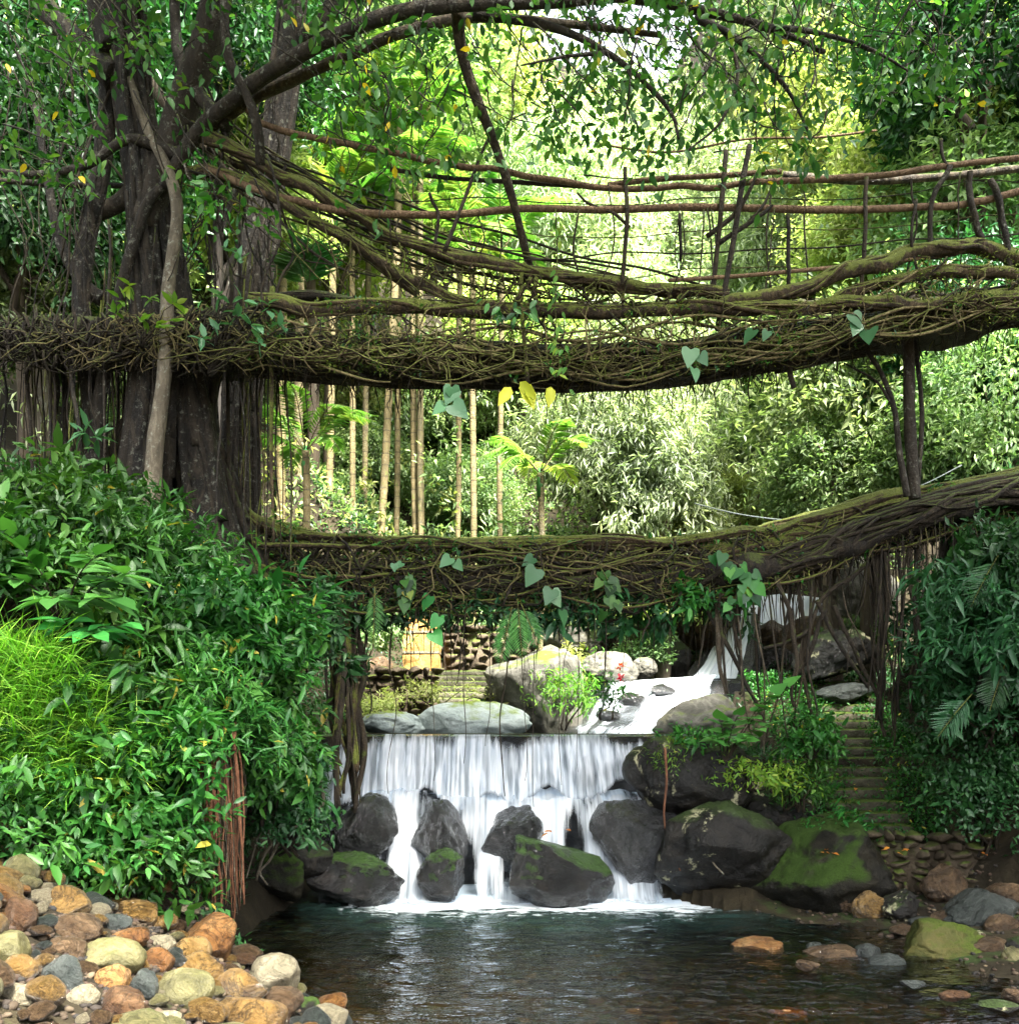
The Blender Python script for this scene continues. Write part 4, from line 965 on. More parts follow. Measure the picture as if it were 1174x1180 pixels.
root_px(UB, 'handrail', [(205, 195, 12.7), (250, 200, 12.5), (330, 230, a), (420, 246, a), (600, 242, a), (800, 240, a), (960, 242, a), (1080, 236, a), (1174, 222, a), (1300, 200, a)], 4.2, M['cane'], rough=.10, seed=1, label='thick reddish handrail of a single smooth root', j=.03)
root_px(UB, 'handrail', [(285, 128, 12.2), (320, 150, 12.2), (400, 166, a), (480, 180, a), (560, 195, a), (640, 208, a), (720, 215, a), (790, 215, a), (880, 209, a), (1000, 203, a), (1100, 190, a), (1174, 180, a), (1300, 160, a)], 3.6, M['cane'], rough=.12, seed=2, j=.03)
root_px(UB, 'handrail', [(700, 213, 12.4), (760, 206, 12.4), (830, 202, 12.4), (900, 197, 12.4)], 3.2, M['cane'], seed=3)
root_px(UB, 'handrail', [(902, 202, e), (1000, 208, e), (1100, 202, e), (1174, 194, e), (1300, 180, e)], 4.5, M['bark_mid'], seed=4)
root_px(UB, 'handrail', [(0, 208, 13.4), (70, 212, 13.4), (150, 214, 13.3)], 3.2, M['bark'], seed=5)
root_px(UB, 'handrail', [(450, 195, 12.3), (520, 205, 12.3), (600, 210, 12.3), (690, 216, 12.3)], 2.6, M['root_dark'], seed=6)
root_px(UB, 'handrail', [(770, 323, a), (850, 318, a), (940, 310, a), (1010, 303, a), (1070, 296, a)], 2.4, M['cane'], seed=7)
root_px(UB, 'handrail', [(690, 166, 13), (770, 175, 13), (860, 160, 13), (940, 158, 13), (1010, 150, 13)], 1.4, M['cane'], seed=8, k=5)
root_px(UB, 'side_root', [(225, 155, 12.5), (300, 190, 12.4), (370, 222, a), (440, 262, a), (520, 292, a), (620, 316, a), (700, 326, a), (770, 332, a), (840, 338, a)], [8, 7, 6, 6, 6, 5], M['root'], seed=9, j=.04, rough=.3)
root_px(UB, 'side_root', [(215, 195, 12.6), (270, 205, 12.5), (330, 236, a), (400, 275, a), (450, 310, a), (510, 338, a), (570, 352, a)], [7, 6, 6, 5], M['root'], seed=10, j=.04, rough=.3)
root_px(UB, 'side_root', [(240, 170, 12.9), (300, 205, 12.9), (360, 250, 13), (430, 300, 13), (480, 340, 13)], [5, 4, 4], M['root'], seed=11, j=.04)
root_px(UB, 'side_root', [(290, 346, 12.4), (360, 352, a), (450, 355, a), (560, 358, a), (700, 359, a), (820, 356, a), (900, 352, a), (1000, 352, a), (1100, 346, a), (1250, 330, a)], [9, 8, 7, 7, 8, 8], M['root'], seed=12, j=.05, rough=.35)
root_px(UB, 'side_root', [(800, 366, a), (850, 345, a), (920, 330, a), (990, 312, a), (1050, 290, a), (1110, 281, a), (1174, 296, a), (1260, 300, a)], [6, 8, 9, 8, 8], M['root'], seed=13, j=.05, rough=.35)
root_px(UB, 'side_root', [(900, 362, a), (960, 345, a), (1030, 322, a), (1100, 312, a), (1174, 318, a), (1260, 310, a)], [5, 6, 6], M['root'], seed=14, j=.05, rough=.3)
root_px(UB, 'side_root', [(650, 330, 12.3), (760, 335, 12.3), (850, 342, 12.3), (940, 338, 12.3)], 4, M['root'], seed=15, j=.05)
root_px(UB, 'side_root', [(290, 345, e), (450, 352, e), (620, 356, e), (800, 354, e), (1000, 350, e), (1174, 335, e), (1300, 320, e)], [7, 7], M['root_dark'], seed=16, j=.06)
# deck: body of packed roots, following lower edge of the bridge
def path3(pts, n): return catmull([P(*q) for q in pts], n)
def deck(parent, name, pts, hw, th, mat, seed, nroots, rr=(.02, .06), drop=.1, matr=None):
    c = path3(pts, 90); n = len(c); k = 16
    th_ = np.arange(k)/k*2*math.pi
    ca, sa = np.cos(th_), np.sin(th_); ca = np.sign(ca)*np.abs(ca)**.6; sa = np.sign(sa)*np.abs(sa)**.7
    v = np.stack([c[:, 0:1]+0*ca[None], c[:, 1:2]+hw*ca[None], c[:, 2:3]+th*sa[None]], -1)
    nz = fbm(v*np.array([1.4, 1.4, 2.5])+seed, seed, 4); d = np.stack([0*ca, ca, sa], -1)[None]
    v = v+d*nz[..., None]*np.array([0, .26, .26])
    i = np.arange(n-1)[:, None]*k; j = np.arange(k)[None]; j2 = (j+1) % k
    mb = MB(); mb.add(v.reshape(-1, 3), np.stack([i+j, i+k+j, i+k+j2, i+j2], -1).reshape(-1, 4))
    mb.build(name, mat, parent)
    for g in range(4):
        mb = MB()
        for q in range(nroots//4):
            a0 = R.uniform(0, 6.28); t0 = R.uniform(0, .8); t1 = min(1, t0+R.uniform(.15, .6)); u = np.linspace(t0, t1, int(10+40*(t1-t0)))*(n-1)
            cc = np.stack([np.interp(u, np.arange(n), c[:, i]) for i in range(3)], -1)
            an = a0+1.2*vnoise(np.stack([u*.12, u*0+q*3.3+g*50, u*0], -1), seed)
            s = 1.02+.15*vnoise(np.stack([u*.2, u*0+q*1.3, u*0+9+g], -1), seed)
            cc[:, 1] += hw*np.sign(np.cos(an))*np.abs(np.cos(an))**.6*s; cc[:, 2] += th*np.sign(np.sin(an))*np.abs(np.sin(an))**.7*s
            r = R.uniform(*rr); tube(mb, cc, [r*.6, r, r*.5], 5, .25, seed=q)
        tag(mb.build('packed_roots', (matr or mat), parent), kind='stuff')
    return c
DU = [(-60, 395, 13.2), (100, 402, 13.2), (250, 408, 13.2), (330, 412, 13.1), (450, 420, 13.0), (600, 424, 13.0), (720, 424, 13.0), (820, 414, 13.0), (920, 400, 13.0), (1000, 386, 13.0), (1090, 370, 13.0), (1174, 352, 13.0), (1300, 330, 13.0)]
deck(UB, 'deck', DU, .6, .12, M['root_dark'], 3, 130, (.018, .05))
# woven sides
def lattice(parent, name, top, bot, n, mat, x0, x1, r=(.006, .018), dj=.1, lean=60, k=4):
    """tangled thin roots running between an upper and a lower edge given in the picture"""
    tx = np.array(top, float); bx = np.array(bot, float); mb = MB()
    for i in range(n):
        px = R.uniform(x0, x1); p2 = px+R.normal(0, lean)
        f0, f1 = (R.uniform(-.05, .4), R.uniform(.6, 1.1)) if R.random() < .7 else (R.random(), R.random())
        def pt(x, f):
            yt = np.interp(x, tx[:, 0], tx[:, 1]); yb = np.interp(x, bx[:, 0], bx[:, 1]); D = np.interp(x, tx[:, 0], tx[:, 2])
            return P(x, yt+(yb-yt)*f, D+R.normal(0, dj))
        c = wob(pt(px, f0), pt(p2, f1), 9, .16+.1*R.random()); rr = R.uniform(*r)
        tube(mb, c, [rr, rr*.9, rr*.5], k, 0)
    tag(mb.build(name, mat, parent), kind='stuff')
topU = [(290, 345, a), (450, 352, a), (600, 352, a), (800, 350, a), (900, 345, a), (1000, 325, a), (1060, 300, a), (1174, 295, a), (1300, 290, a)]
botU = [(290, 420, a), (450, 432, a), (600, 438, a), (720, 438, a), (820, 428, a), (920, 412, a), (1000, 398, a), (1174, 366, a), (1300, 345, a)]
lattice(UB, 'woven_side', topU, botU, 170, M['straw'], 285, 1240, (.004, .013), lean=24)
lattice(UB, 'woven_side', [(x, y+38, d) for x, y, d in topU], botU, 240, M['root'], 285, 1240, (.006, .02), lean=90)
lattice(UB, 'woven_side', topU, [(x, y-14, d) for x, y, d in botU], 50, M['root_dark'], 285, 1240, (.006, .02))
lattice(UB, 'woven_side', [(x, y, e) for x, y, d in topU], [(x, y, e) for x, y, d in botU], 70, M['root'], 240, 1300, (.006, .016))
# thin roots between the cables and the deck
sc1 = [(300, 190, a), (440, 262, a), (520, 292, a), (620, 316, a), (770, 332, a)]
lattice(UB, 'woven_side', sc1, [(300, 350, a), (770, 357, a)], 60, M['root'], 340, 700, (.005, .014), lean=18)
lattice(UB, 'woven_side', [(560, 318, a), (700, 326, a), (840, 338, a)], [(560, 355, a), (840, 357, a)], 50, M['root'], 560, 840, (.008, .02), lean=25)
lattice(UB, 'woven_side', [(-80, 365, 12.5), (120, 362, 12.5), (290, 350, 12.4)], [(-80, 425, 12.5), (120, 428, 12.5), (290, 428, 12.4)], 330, M['root_dark'], -60, 300, (.008, .024), lean=45)
lattice(UB, 'woven_side', [(-80, 365, 12.4), (120, 362, 12.4), (290, 350, 12.3)], [(-80, 425, 12.4), (120, 428, 12.4), (290, 428, 12.3)], 90, M['straw'], 60, 300, (.005, .013), lean=45)
# strands running along the mesh
mb = MB()
for i in range(26):
    x0 = R.uniform(280, 1000); x1 = x0+R.uniform(120, 420); f = R.random()**.5; xx = np.linspace(x0, x1, 16)
    yt = np.interp(xx, [q[0] for q in topU], [q[1] for q in topU]); yb = np.interp(xx, [q[0] for q in botU], [q[1] for q in botU])
    c = np.array([P(x, p+(q-p)*(f+.12*math.sin(x*.03+i)), 12.2+.12*math.sin(i*3.1)) for x, p, q in zip(xx, yt, yb)])
    tube(mb, c, [.01, .022, .01], 5, .25, seed=i)
mb.build('woven_side', M['straw'], UB)
# fine lines fanning from the tree, and ragged rootlets along the lower edge
for i in range(20):
    x0, y0 = R.uniform(205, 300), R.uniform(120, 215); x1 = R.uniform(380, 860); y1 = np.interp(x1, [380, 600, 860], [335, 352, 345])-R.uniform(0, 40)
    s = R.uniform(10, 40)
    root_px(UB, 'side_root', [(x0, y0, 12.6), ((x0*2+x1)/3, (y0*2+y1)/3+s*.8, 12.5), ((x0+x1*2)/3, (y0+y1*2)/3+s, 12.4), (x1, y1, 12.3)], R.uniform(.7, 1.7), M['root' if i % 2 else 'root_dark'], 40, seed=300+i, k=5, j=.05)
def rootlets(parent, path, th, n, x0, x1, lo, hi, mat):
    mb = MB()
    for i in range(n):
        x = R.uniform(x0, x1); y = np.interp(x, [q[0] for q in path], [q[1] for q in path]); d = np.interp(x, [q[0] for q in path], [q[2] for q in path])
        a_ = P(x, y, d)+np.array([0, R.uniform(-.62, .62), -th*R.uniform(.2, 1.0)]); ln = lo+(hi-lo)*R.random()**3
        tube(mb, wob(a_, a_+np.array([R.normal(0, .08), R.normal(0, .05), -ln]), 7, .06), [.007, .008, .002], 4)
    tag(mb.build('rootlets', mat, parent), kind='stuff')
rootlets(UB, DU, .14, 700, 100, 1240, .08, .7, M['root_dark'])
rootlets(UB, DU, .14, 260, 250, 1240, .06, .45, M['straw'])
# posts
POSTS = [((720, 190), (722, 260), (716, 330), 3.2, 'root_dark'), ((836, 175), (830, 250), (822, 335), 3.6, 'root_dark'), ((863, 166), (850, 245), (828, 375), 4.2, 'root_dark'),
 ((783, 245), (784, 272), (784, 300), 2.4, 'root_dark'), ((908, 246), (909, 300), (908, 345), 3.0, 'root_dark'), ((998, 203), (996, 270), (992, 340), 3.2, 'root_dark'),
 ((1094, 190), (1074, 235), (1072, 300), 3.6, 'bark'), ((1117, 196), (1119, 235), (1132, 278), 4.6, 'bark'), ((1140, 205), (1155, 250), (1166, 320), 4.6, 'bark'),
 ((604, 305), (600, 335), (608, 440), 3.0, 'root'), ((1056, 230), (1050, 270), (1060, 330), 2.2, 'bark'), ((495, 225), (505, 245), (500, 290), 2.4, 'root_dark'), ((612, 320), (598, 340), (590, 358), 4.2, 'root'), ((618, 320), (616, 340), (622, 360), 3.6, 'root')]
for i, (p0, p1, p2, r, m) in enumerate(POSTS):
    root_px(UB, 'post', [(*p0, a-.05), (*p1, a-.06), (*p2, a+.02)], r*.8, M[m], 16, seed=20+i, j=.03)
for i, (pts, r) in enumerate([([(815, 272), (845, 248), (862, 222), (872, 200)], 3.2), ([(828, 280), (855, 262), (880, 245), (890, 236)], 3.2), ([(862, 256), (880, 235), (893, 206)], 2.2), ([(512, 290), (535, 230), (560, 165), (578, 150)], 2.6), ([(690, 240), (675, 232), (665, 222)], 2), ([(725, 262), (708, 246), (690, 240)], 2.2), ([(1084, 160), (1086, 180), (1094, 195)], 2.2)]):
    root_px(UB, 'brace', [(x, y, a-.02) for x, y in pts], [r, r*.6], M['root_dark'], 16, seed=40+i)
for i in range(17):
    x = R.uniform(440, 1165); y0 = np.interp(x, [440, 700, 960, 1174], [246, 240, 242, 224])-R.choice([0, 0, 28]); y1 = np.interp(x, [440, 620, 840, 1000, 1174], [275, 318, 338, 315, 296])+R.uniform(0, 20)
    root_px(UB, 'upright', [(x, y0, a-.02), (x+R.uniform(-8, 8), (y0+y1)/2, a-.03), (x+R.uniform(-14, 14), y1, a)], R.uniform(.6, 1.3), M['root_dark'], 14, seed=400+i, k=5, j=.04)
for i in range(4):
    o_ = [-14, 22, 48, 70][i]
    root_px(UB, 'strand', [(380+i*20, 240+o_*.9, a+.1), (600, 246+o_, a+.1), (800, 244+o_*1.05, a+.1), (1000, 240+o_*.9, a+.1), (1200, 215+o_, a+.1)], R.uniform(.6, 1.2), M['root' if i % 2 else 'root_dark'], 50, seed=450+i, k=5, j=.07)
# roots dangling from the deck
for i in range(26):
    x = [913, 352, 1042, 640, 745, 560][i] if i < 6 else R.uniform(310, 1150)
    y0 = np.interp(x, [q[0] for q in botU], [q[1] for q in botU])-6; ln = [40, 60, 30, 26, 30, 24][i] if i < 6 else R.uniform(8, 40)
    root_px(UB, 'hanging_root', [(x, y0, 12.5), (x+R.uniform(-4, 4), y0+ln*.5, 12.5), (x+R.uniform(-6, 6), y0+ln, 12.5)], [4 if i == 0 else 1.4, .6 if i else 3], M['root_dark'], 10, seed=60+i, k=5)

def tufts(parent, top, bot, n, x0, x1, mat, dj=.12, size=.06):
    tx, bx = np.array(top, float), np.array(bot, float); x = R.uniform(x0, x1, n); f = R.random(n)**1.3*1.05-.04
    yt = np.interp(x, tx[:, 0], tx[:, 1]); yb = np.interp(x, bx[:, 0], bx[:, 1]); D = np.interp(x, tx[:, 0], tx[:, 2])+R.normal(0, dj, n)
    p = P(x, yt+(yb-yt)*f, D).T if False else np.stack([(x-CX)/F*D, D, CAMZ-(yt+(yb-yt)*f-HY)/F*D], -1)
    ok = fbm(p*2.2, 5, 3) > -.05; p = p[ok]
    mb = MB(); whorls(mb, p, np.array([[0, -.5, .6]]*len(p)), 4, .05, size, 'fast', .3); tag(mb.build('moss_tufts', mat, parent), kind='stuff')
tufts(UB, topU, botU, 2200, 285, 1240, M['leaf_moss'])
tufts(UB, topU, botU, 500, 285, 1240, M['leaf_near'], size=.09)
# the two stems joining the bridges at the right
st = empty('prop_tree', P(1052, 570, 13.0), 'slender dark stem rising from the lower bridge to the upper one at right', 'tree')
limb(st, 'trunk', [(1054, 575, 13.0), (1050, 520, 13.0), (1047, 450, 13.0), (1046, 385, 13.0)], 7, 6, M['bark'], 9, seed=81)
limb(st, 'stem', [(1056, 575, 13.05), (1062, 480, 13.05), (1054, 390, 13.05)], 3, 2.5, M['bark'], 7, seed=82)
st = empty('prop_tree', P(1046, 572, 12.9), 'thin curved bare stem leaning left of the slender dark one', 'tree')
limb(st, 'trunk', [(1045, 572, 12.9), (1036, 520, 12.9), (1030, 470, 12.9), (1015, 430, 12.9), (1000, 405, 12.9), (995, 385, 12.9)], 4, 2, M['bark'], 7, seed=83)
limb(st, 'branch', [(1030, 470, 12.9), (1010, 440, 12.9), (985, 425, 12.9), (972, 418, 12.9)], 2, .8, M['bark'], 5, seed=84)

# lower bridge
LB = empty('root_bridge', P(300, 640, 14.4), 'lower living root bridge, dark and overgrown, crossing above the weir', 'bridge')
g, h = 14.0, 15.3
DL = [(150, 590, 14.6), (230, 620, 14.6), (320, 650, 14.6), (420, 668, 14.6), (550, 676, 14.6), (700, 674, 14.6), (820, 664, 14.5), (900, 650, 14.4), (980, 622, 14.3), (1070, 592, 14.2), (1174, 570, 14.1), (1300, 545, 14.0)]
deck(LB, 'deck', DL, .62, .22, M['root_dark'], 5, 150, (.02, .055))
topL = [(200, 580, g), (260, 585, g), (300, 600, g), (340, 612, g), (400, 620, g), (500, 624, g), (620, 625, g), (720, 624, g), (820, 618, g), (900, 607, g), (960, 590, g), (1030, 572, g), (1090, 562, g), (1174, 548, g), (1300, 530, g)]
botL = [(200, 650, g), (300, 690, g), (420, 706, g), (600, 704, g), (800, 700, g), (850, 690, g), (900, 676, g), (980, 648, g), (1060, 625, g), (1174, 600, g), (1300, 580, g)]
root_px(LB, 'side_root', [(x, y, d) for x, y, d in topL], [8, 6, 4.5, 4.5, 5, 7, 8, 8], M['root'], 110, seed=91, j=.05, rough=.4)
root_px(LB, 'side_root', [(x, y+9, d+.1) for x, y, d in topL], [6, 5, 4, 4, 5, 6], M['root'], 110, seed=92, j=.07, rough=.4)
root_px(LB, 'side_root', [(x, y+2, h) for x, y, d in topL], [6, 6], M['root'], 90, seed=93, j=.06, rough=.3)
root_px(LB, 'side_root', [(190, 590, 13.6), (240, 612, 13.6), (300, 626, 13.7), (380, 628, 13.8), (480, 630, g)], [3, 3, 2.5], M['root'], 60, seed=94, j=.03)
root_px(LB, 'side_root', [(260, 640, 13.7), (330, 662, 13.7), (400, 664, 13.8), (470, 660, g)], [2.5, 2], M['root'], 50, seed=95, j=.03)
root_px(LB, 'side_root', [(820, 640, g), (900, 624, g), (980, 592, g), (1050, 572, g), (1174, 556, g)], [4, 8, 9, 7], M['root'], 60, seed=96, j=.05, rough=.4)
root_px(LB, 'side_root', [(840, 655, g), (930, 632, g), (1020, 600, g), (1100, 580, g)], [4, 7, 6], M['root_dark'], 60, seed=97, j=.06, rough=.4)
lattice(LB, 'woven_side', topL, botL, 420, M['straw'], 210, 1240, (.005, .015), lean=45)
lattice(LB, 'woven_side', topL, botL, 620, M['root_dark'], 210, 1240, (.007, .022), lean=45)
lattice(LB, 'woven_side', [(x, y, h) for x, y, d in topL], [(x, y, h) for x, y, d in botL], 400, M['root_dark'], 210, 1300, (.009, .03), lean=45)
mb = MB()
for i in range(40):
    x0 = R.uniform(240, 1000); x1 = x0+R.uniform(120, 420); f = R.random(); xx = np.linspace(x0, x1, 16)
    yt = np.interp(xx, [q[0] for q in topL], [q[1] for q in topL]); yb = np.interp(xx, [q[0] for q in botL], [q[1] for q in botL])
    c = np.array([P(x, p+(q-p)*(f+.12*math.sin(x*.03+i)), g-.05+.12*math.sin(i*3.1)) for x, p, q in zip(xx, yt, yb)])
    tube(mb, c, [.01, .026, .01], 5, .25, seed=i)
mb.build('woven_side', M['root'], LB)
tufts(LB, topL, botL, 3200, 210, 1240, M['leaf_moss'])
tufts(LB, topL, botL, 900, 210, 1240, M['leaf_near'], size=.11)
rootlets(LB, DL, .3, 700, 210, 1240, .15, 1.5, M['root_dark'])
rootlets(LB, DL, .3, 200, 210, 1240, .1, .9, M['straw'])
# hanging roots under the lower bridge: (x, top, bottom, radius px, dx, material)
HG = []
for i in range(18): HG.append((R.uniform(380, 416), 690, R.uniform(850, 950), R.uniform(1.2, 4.8), R.uniform(-8, 14), 'root_dark' if i % 3 else 'root'))
for x, yb, r in [(455, 915, .7), (538, 880, .7), (577, 918, 1.2), (600, 900, .6), (424, 820, 1.4), (618, 930, .6), (645, 905, .6), (667, 890, .6), (497, 900, .6), (565, 860, .6), (700, 800, .8), (742, 740, 1.2), (746, 745, .9), (480, 760, .7), (530, 790, .7), (690, 770, .5), (725, 770, .6)]: HG.append((x, 690, yb, r, R.uniform(-10, 6), 'root_dark'))
for x, yb, r, dx in [(832, 800, 6, 4), (846, 800, 4, 6), (858, 790, 3, -4), (870, 830, 3, 10), (884, 850, 2.2, 24), (895, 815, 5, 20), (903, 830, 5.5, 14), (915, 825, 4.5, 22), (925, 835, 5, 18), (935, 830, 3.5, 6), (905, 850, 2.5, -22), (940, 840, 3, -26), (865, 790, 2, 22), (876, 870, 2, 4), (850, 850, 2, 16), (918, 880, 2, -6), (890, 860, 2.4, -14), (828, 770, 2.4, -24), (1010, 830, 6, 0), (1020, 830, 5, -6), (1034, 820, 4, 2), (1052, 820, 5, -3), (1000, 790, 2.5, 10), (985, 700, 2, 26), (1060, 800, 4, 2), (1040, 840, 2.5, -10), (1015, 850, 3, 12), (960, 760, 2, 40), (1046, 860, 3, -16)]:
    yt = np.interp(x, [q[0] for q in botL], [q[1] for q in botL])-14
    if 864 < x < 936 and R.random() < .4: continue
    HG.append((x, yt, yb, r*.58, dx, 'root_dark' if R.random() < .8 else 'bark_mid'))
    if R.random() < .35: HG.append((x+R.uniform(-14, 14), yt, yb-R.uniform(0, 60), r*.35, R.uniform(-25, 25), 'root_dark'))
for i, (x, y0, y1, r, dx, m) in enumerate(HG):
    D = R.uniform(13.75, 14.5); aa, bb = P(x, y0, D), P(x+dx, y1, D-.1)
    c = wob(aa, bb, 22, .07+.03*r); mb = MB(); rr = r/F*14; tube(mb, c, [rr*.9, rr*.9, rr*.8, rr*.6], 6, .35, seed=i)
    for _ in range(1 if r > 2.2 else 0): tube(mb, c+R.normal(0, rr*.7, 3)+.04*np.sin(np.linspace(0, 9, 22)+i)[:, None]*np.array([1, .6, 0]), [rr*.4, rr*.5, rr*.3], 5, .2, seed=i)
    mb.build('hanging_root', M[m], LB)
for i, pts in enumerate([[(800, 680), (835, 740), (862, 790), (880, 830)], [(950, 700), (930, 760), (900, 800)], [(1000, 650), (950, 690), (925, 730), (880, 745)], [(960, 700), (990, 760), (1010, 800), (1020, 850)], [(940, 690), (965, 740), (1000, 790)], [(700, 690), (720, 705), (745, 700), (756, 680)]]):
    root_px(LB, 'hanging_root', [(x, y, 14.0) for x, y in pts], [3, 2], M['root_dark'], 24, seed=i, j=.04, k=6)
# reddish root curtain at the pool edge, left
rc = empty('root_curtain', P(245, 1055, 9.6), 'curtain of reddish roots hanging down the left bank to the pool', 'roots')
mb = MB()
v, f = rock_verts((.32, .3, 1.0), 77, 4, 5, .15); mb.add(v+P(246, 965, 9.95), t=f); mb.build('earth_core', M['soil'], rc)
for i in range(60):
    px = R.uniform(212, 282); dx = R.uniform(-6, 6); D = 9.5+R.uniform(-.1, .15)+abs(px-247)/100*.3
    aa, bb = P(px+(247-px)*.25, R.uniform(825, 890), D), P(px+dx, R.uniform(1010, 1066), D-.05)
    r = R.choice([.006, .01, .017]); mb = MB(); tube(mb, wob(aa, bb, 14, .05), [r*1.2, r, r*.6], 5, .2, seed=i); mb.build('hanging_root', M['root_red'] if i % 4 else M['bark_mid'], rc)
rc = empty('liana', P(370, 880, 11.6), 'pale crooked liana trailing from the left bank toward the pool', 'liana')
limb(rc, 'stem', [(368, 900, 11.6), (372, 925, 11.6), (355, 945, 11.5), (325, 962, 11.5), (305, 985, 11.4), (295, 1015, 11.4)], 2.6, 1.4, M['bark_pale'], 6, n=30, rough=.1)
limb(rc, 'stem', [(325, 962, 11.5), (312, 990, 11.5), (300, 1005, 11.4), (308, 1020, 11.4)], 1.8, 1, M['bark_pale'], 5, n=20, rough=.1)
limb(rc, 'stem', [(320, 930, 11.6), (300, 960, 11.5), (290, 990, 11.5), (284, 1012, 11.4)], 1.8, 1, M['bark_pale'], 5, n=20, rough=.1)
rc = empty('liana', P(766, 860, 13.7), 'orange brown liana dangling over the boulder right of the falls', 'liana')
limb(rc, 'stem', [(766, 862, 13.7), (768, 900, 13.6), (765, 940, 13.6), (772, 980, 13.6), (784, 1004, 13.5)], 1.7, .8, M['root_red'], 6, n=30, rough=.1)
limb(rc, 'stem', [(812, 950, 13.3), (816, 978, 13.3), (822, 995, 13.3), (834, 1008, 13.3)], 1.6, 1, M['bark_pale'], 5, n=20, rough=.1)
cb = empty('cable', P(830, 588, 16), 'thin pale blue cable slung beyond the lower bridge', 'cable')
limb(cb, 'strand', [(800, 580, 15.6), (860, 594, 15.6), (930, 600, 15.6), (980, 590, 15.6), (1060, 560, 15.6), (1108, 536, 15.6)], .8, .6, M['rock_blue'], 5, n=40, rough=0)
# ------------------------------------------------------------------ shrubs on the banks
def bush(label, px, py, D, rad, n, mat, size, tpl='blade', per=7, name='shrub', cat='shrub', seed=0, droop=.35, spread=.12, stems=7, lump=.62, inner=.4, group=None, zmin=-.55):
    while D > 5 and gz(P(px, py, D)[0], D) > P(px, py, D)[2]-.1: D -= .1
    c = P(px, py, D); root = empty(name, (c[0], c[1], min(gz(c[0], c[1]), c[2]-.2)), label, cat, group)
    p, o = shell(n, rad, inner, lump, seed, zmin)
    keep = (p+c)[:, 2] > ground((p+c)[:, 0], (p+c)[:, 1])-.1
    p, o = p[keep]+c, o[keep]
    tone = np.clip(.5+.9*fbm(p*1.3+seed, seed, 2), 0, 1)
    mb = MB(); whorls(mb, p, o+np.array([0, -.1, .25]), per, spread, size*.85, tpl, droop, tone=tone)
    k = max(4, len(p)//7); sel = R.choice(len(p), k); whorls(mb, p[sel]+o[sel]*.06, o[sel]+np.array([0, -.2, .3]), 5, spread, size*1.65, tpl, droop+.2, tone=tone[sel]); mb.build('leaves', mat, root)
    mb = MB(); b = np.array([c[0], c[1]+rad[1]*.4, max(root.location.z-.1, c[2]-rad[2]*1.15)])
    for i in range(stems): tube(mb, wob(b+R.normal(0, .12, 3)*[1, 1, 0], p[R.integers(len(p))], 8, .1), [.022, .006], 5)
    mb.build('stem', M['root_dark'], root)
    return root
G1 = 'leafy shrubs covering the left bank'
bush('shrub cut by the left edge just above the grass tuft', 0, 668, 9.2, (.8, .6, .5), 260, M['leaf_near'], .19, seed=18, group=G1)
bush('bright green shrub at the top of the left bank by the frame edge', 40, 620, 10.2, (1.1, .9, .75), 420, M['leaf_near'], 0.204, seed=1, group=G1)
bush('shrub with narrow drooping leaves under the pale stem, top of the left bank', 170, 650, 10.8, (1.1, .9, .7), 460, M['leaf_near'], 0.204, 'lance', seed=2, group=G1)
bush('rounded shrub at the right shoulder of the left bank, under the root mass', 265, 730, 11.0, (.95, .9, .8), 420, M['leaf_near'], 0.192, seed=3, group=G1)
bush('dense shrub in the middle of the left bank below the broad leaves', 130, 760, 9.9, (1.0, .8, .8), 420, M['leaf_near'], 0.192, seed=4, group=G1)
bush('leafy shrub overhanging the pool edge above the red root curtain', 235, 838, 9.75, (.75, .7, .65), 360, M['leaf_near'], 0.192, 'lance', seed=5, group=G1)
bush('shrub with hanging branches at the right tip of the left bank', 300, 830, 11.5, (.58, .8, .95), 420, M['leaf_near'], 0.192, seed=6, group=G1)
bush('low dark shrub dipping toward the wet boulders left of the falls', 332, 915, 12.2, (.42, .6, .65), 300, M['leaf_dark'], .16, seed=7, group=G1)
bush('shrub filling the slope left of the red root curtain', 160, 920, 9.6, (.75, .7, .75), 360, M['leaf_near'], 0.18, seed=8, group=G1)
bush('dark leaved shrub at the left edge above the stone heap', 40, 970, 8.9, (.75, .6, .55), 340, M['leaf_near'], 0.156, seed=9, group=G1)
bush('low plant just above the top of the stone heap', 150, 1000, 9.0, (.45, .5, .25), 130, M['leaf_near'], 0.156, seed=10, group=G1)
bush('small shrub right of the stone heap beside the red root curtain', 195, 1010, 9.4, (.35, .35, .4), 130, M['leaf_near'], 0.168, seed=11, group=G1)
bush('shrub deep in shade between the root curtain and the mossy boulders', 325, 935, 11.6, (.5, .5, .5), 180, M['leaf_dark'], .15, seed=12, group=G1)
bush('dark shrub under the left end of the lower bridge', 330, 735, 12.9, (.9, .6, .6), 300, M['leaf_dark'], .18, seed=13, group=G1)
bush('shrub on the left edge half way down the bank behind the grass', 60, 850, 9.6, (.9, .6, .7), 320, M['leaf_near'], 0.18, seed=14, group=G1)
bush('narrow leaved shrub covering the bank right of the grass tuft', 190, 800, 9.9, (.7, .6, .6), 300, M['leaf_near'], 0.204, 'lance', seed=15, group=G1)
bush('lush shrub along the water side of the left bank', 290, 885, 11.0, (.55, .6, .6), 260, M['leaf_near'], 0.192, seed=16, group=G1)
bush('shrub with glossy leaves below the tree at the top of the bank', 90, 580, 11.3, (.9, .6, .35), 220, M['leaf_near'], 0.204, seed=17, group=G1)
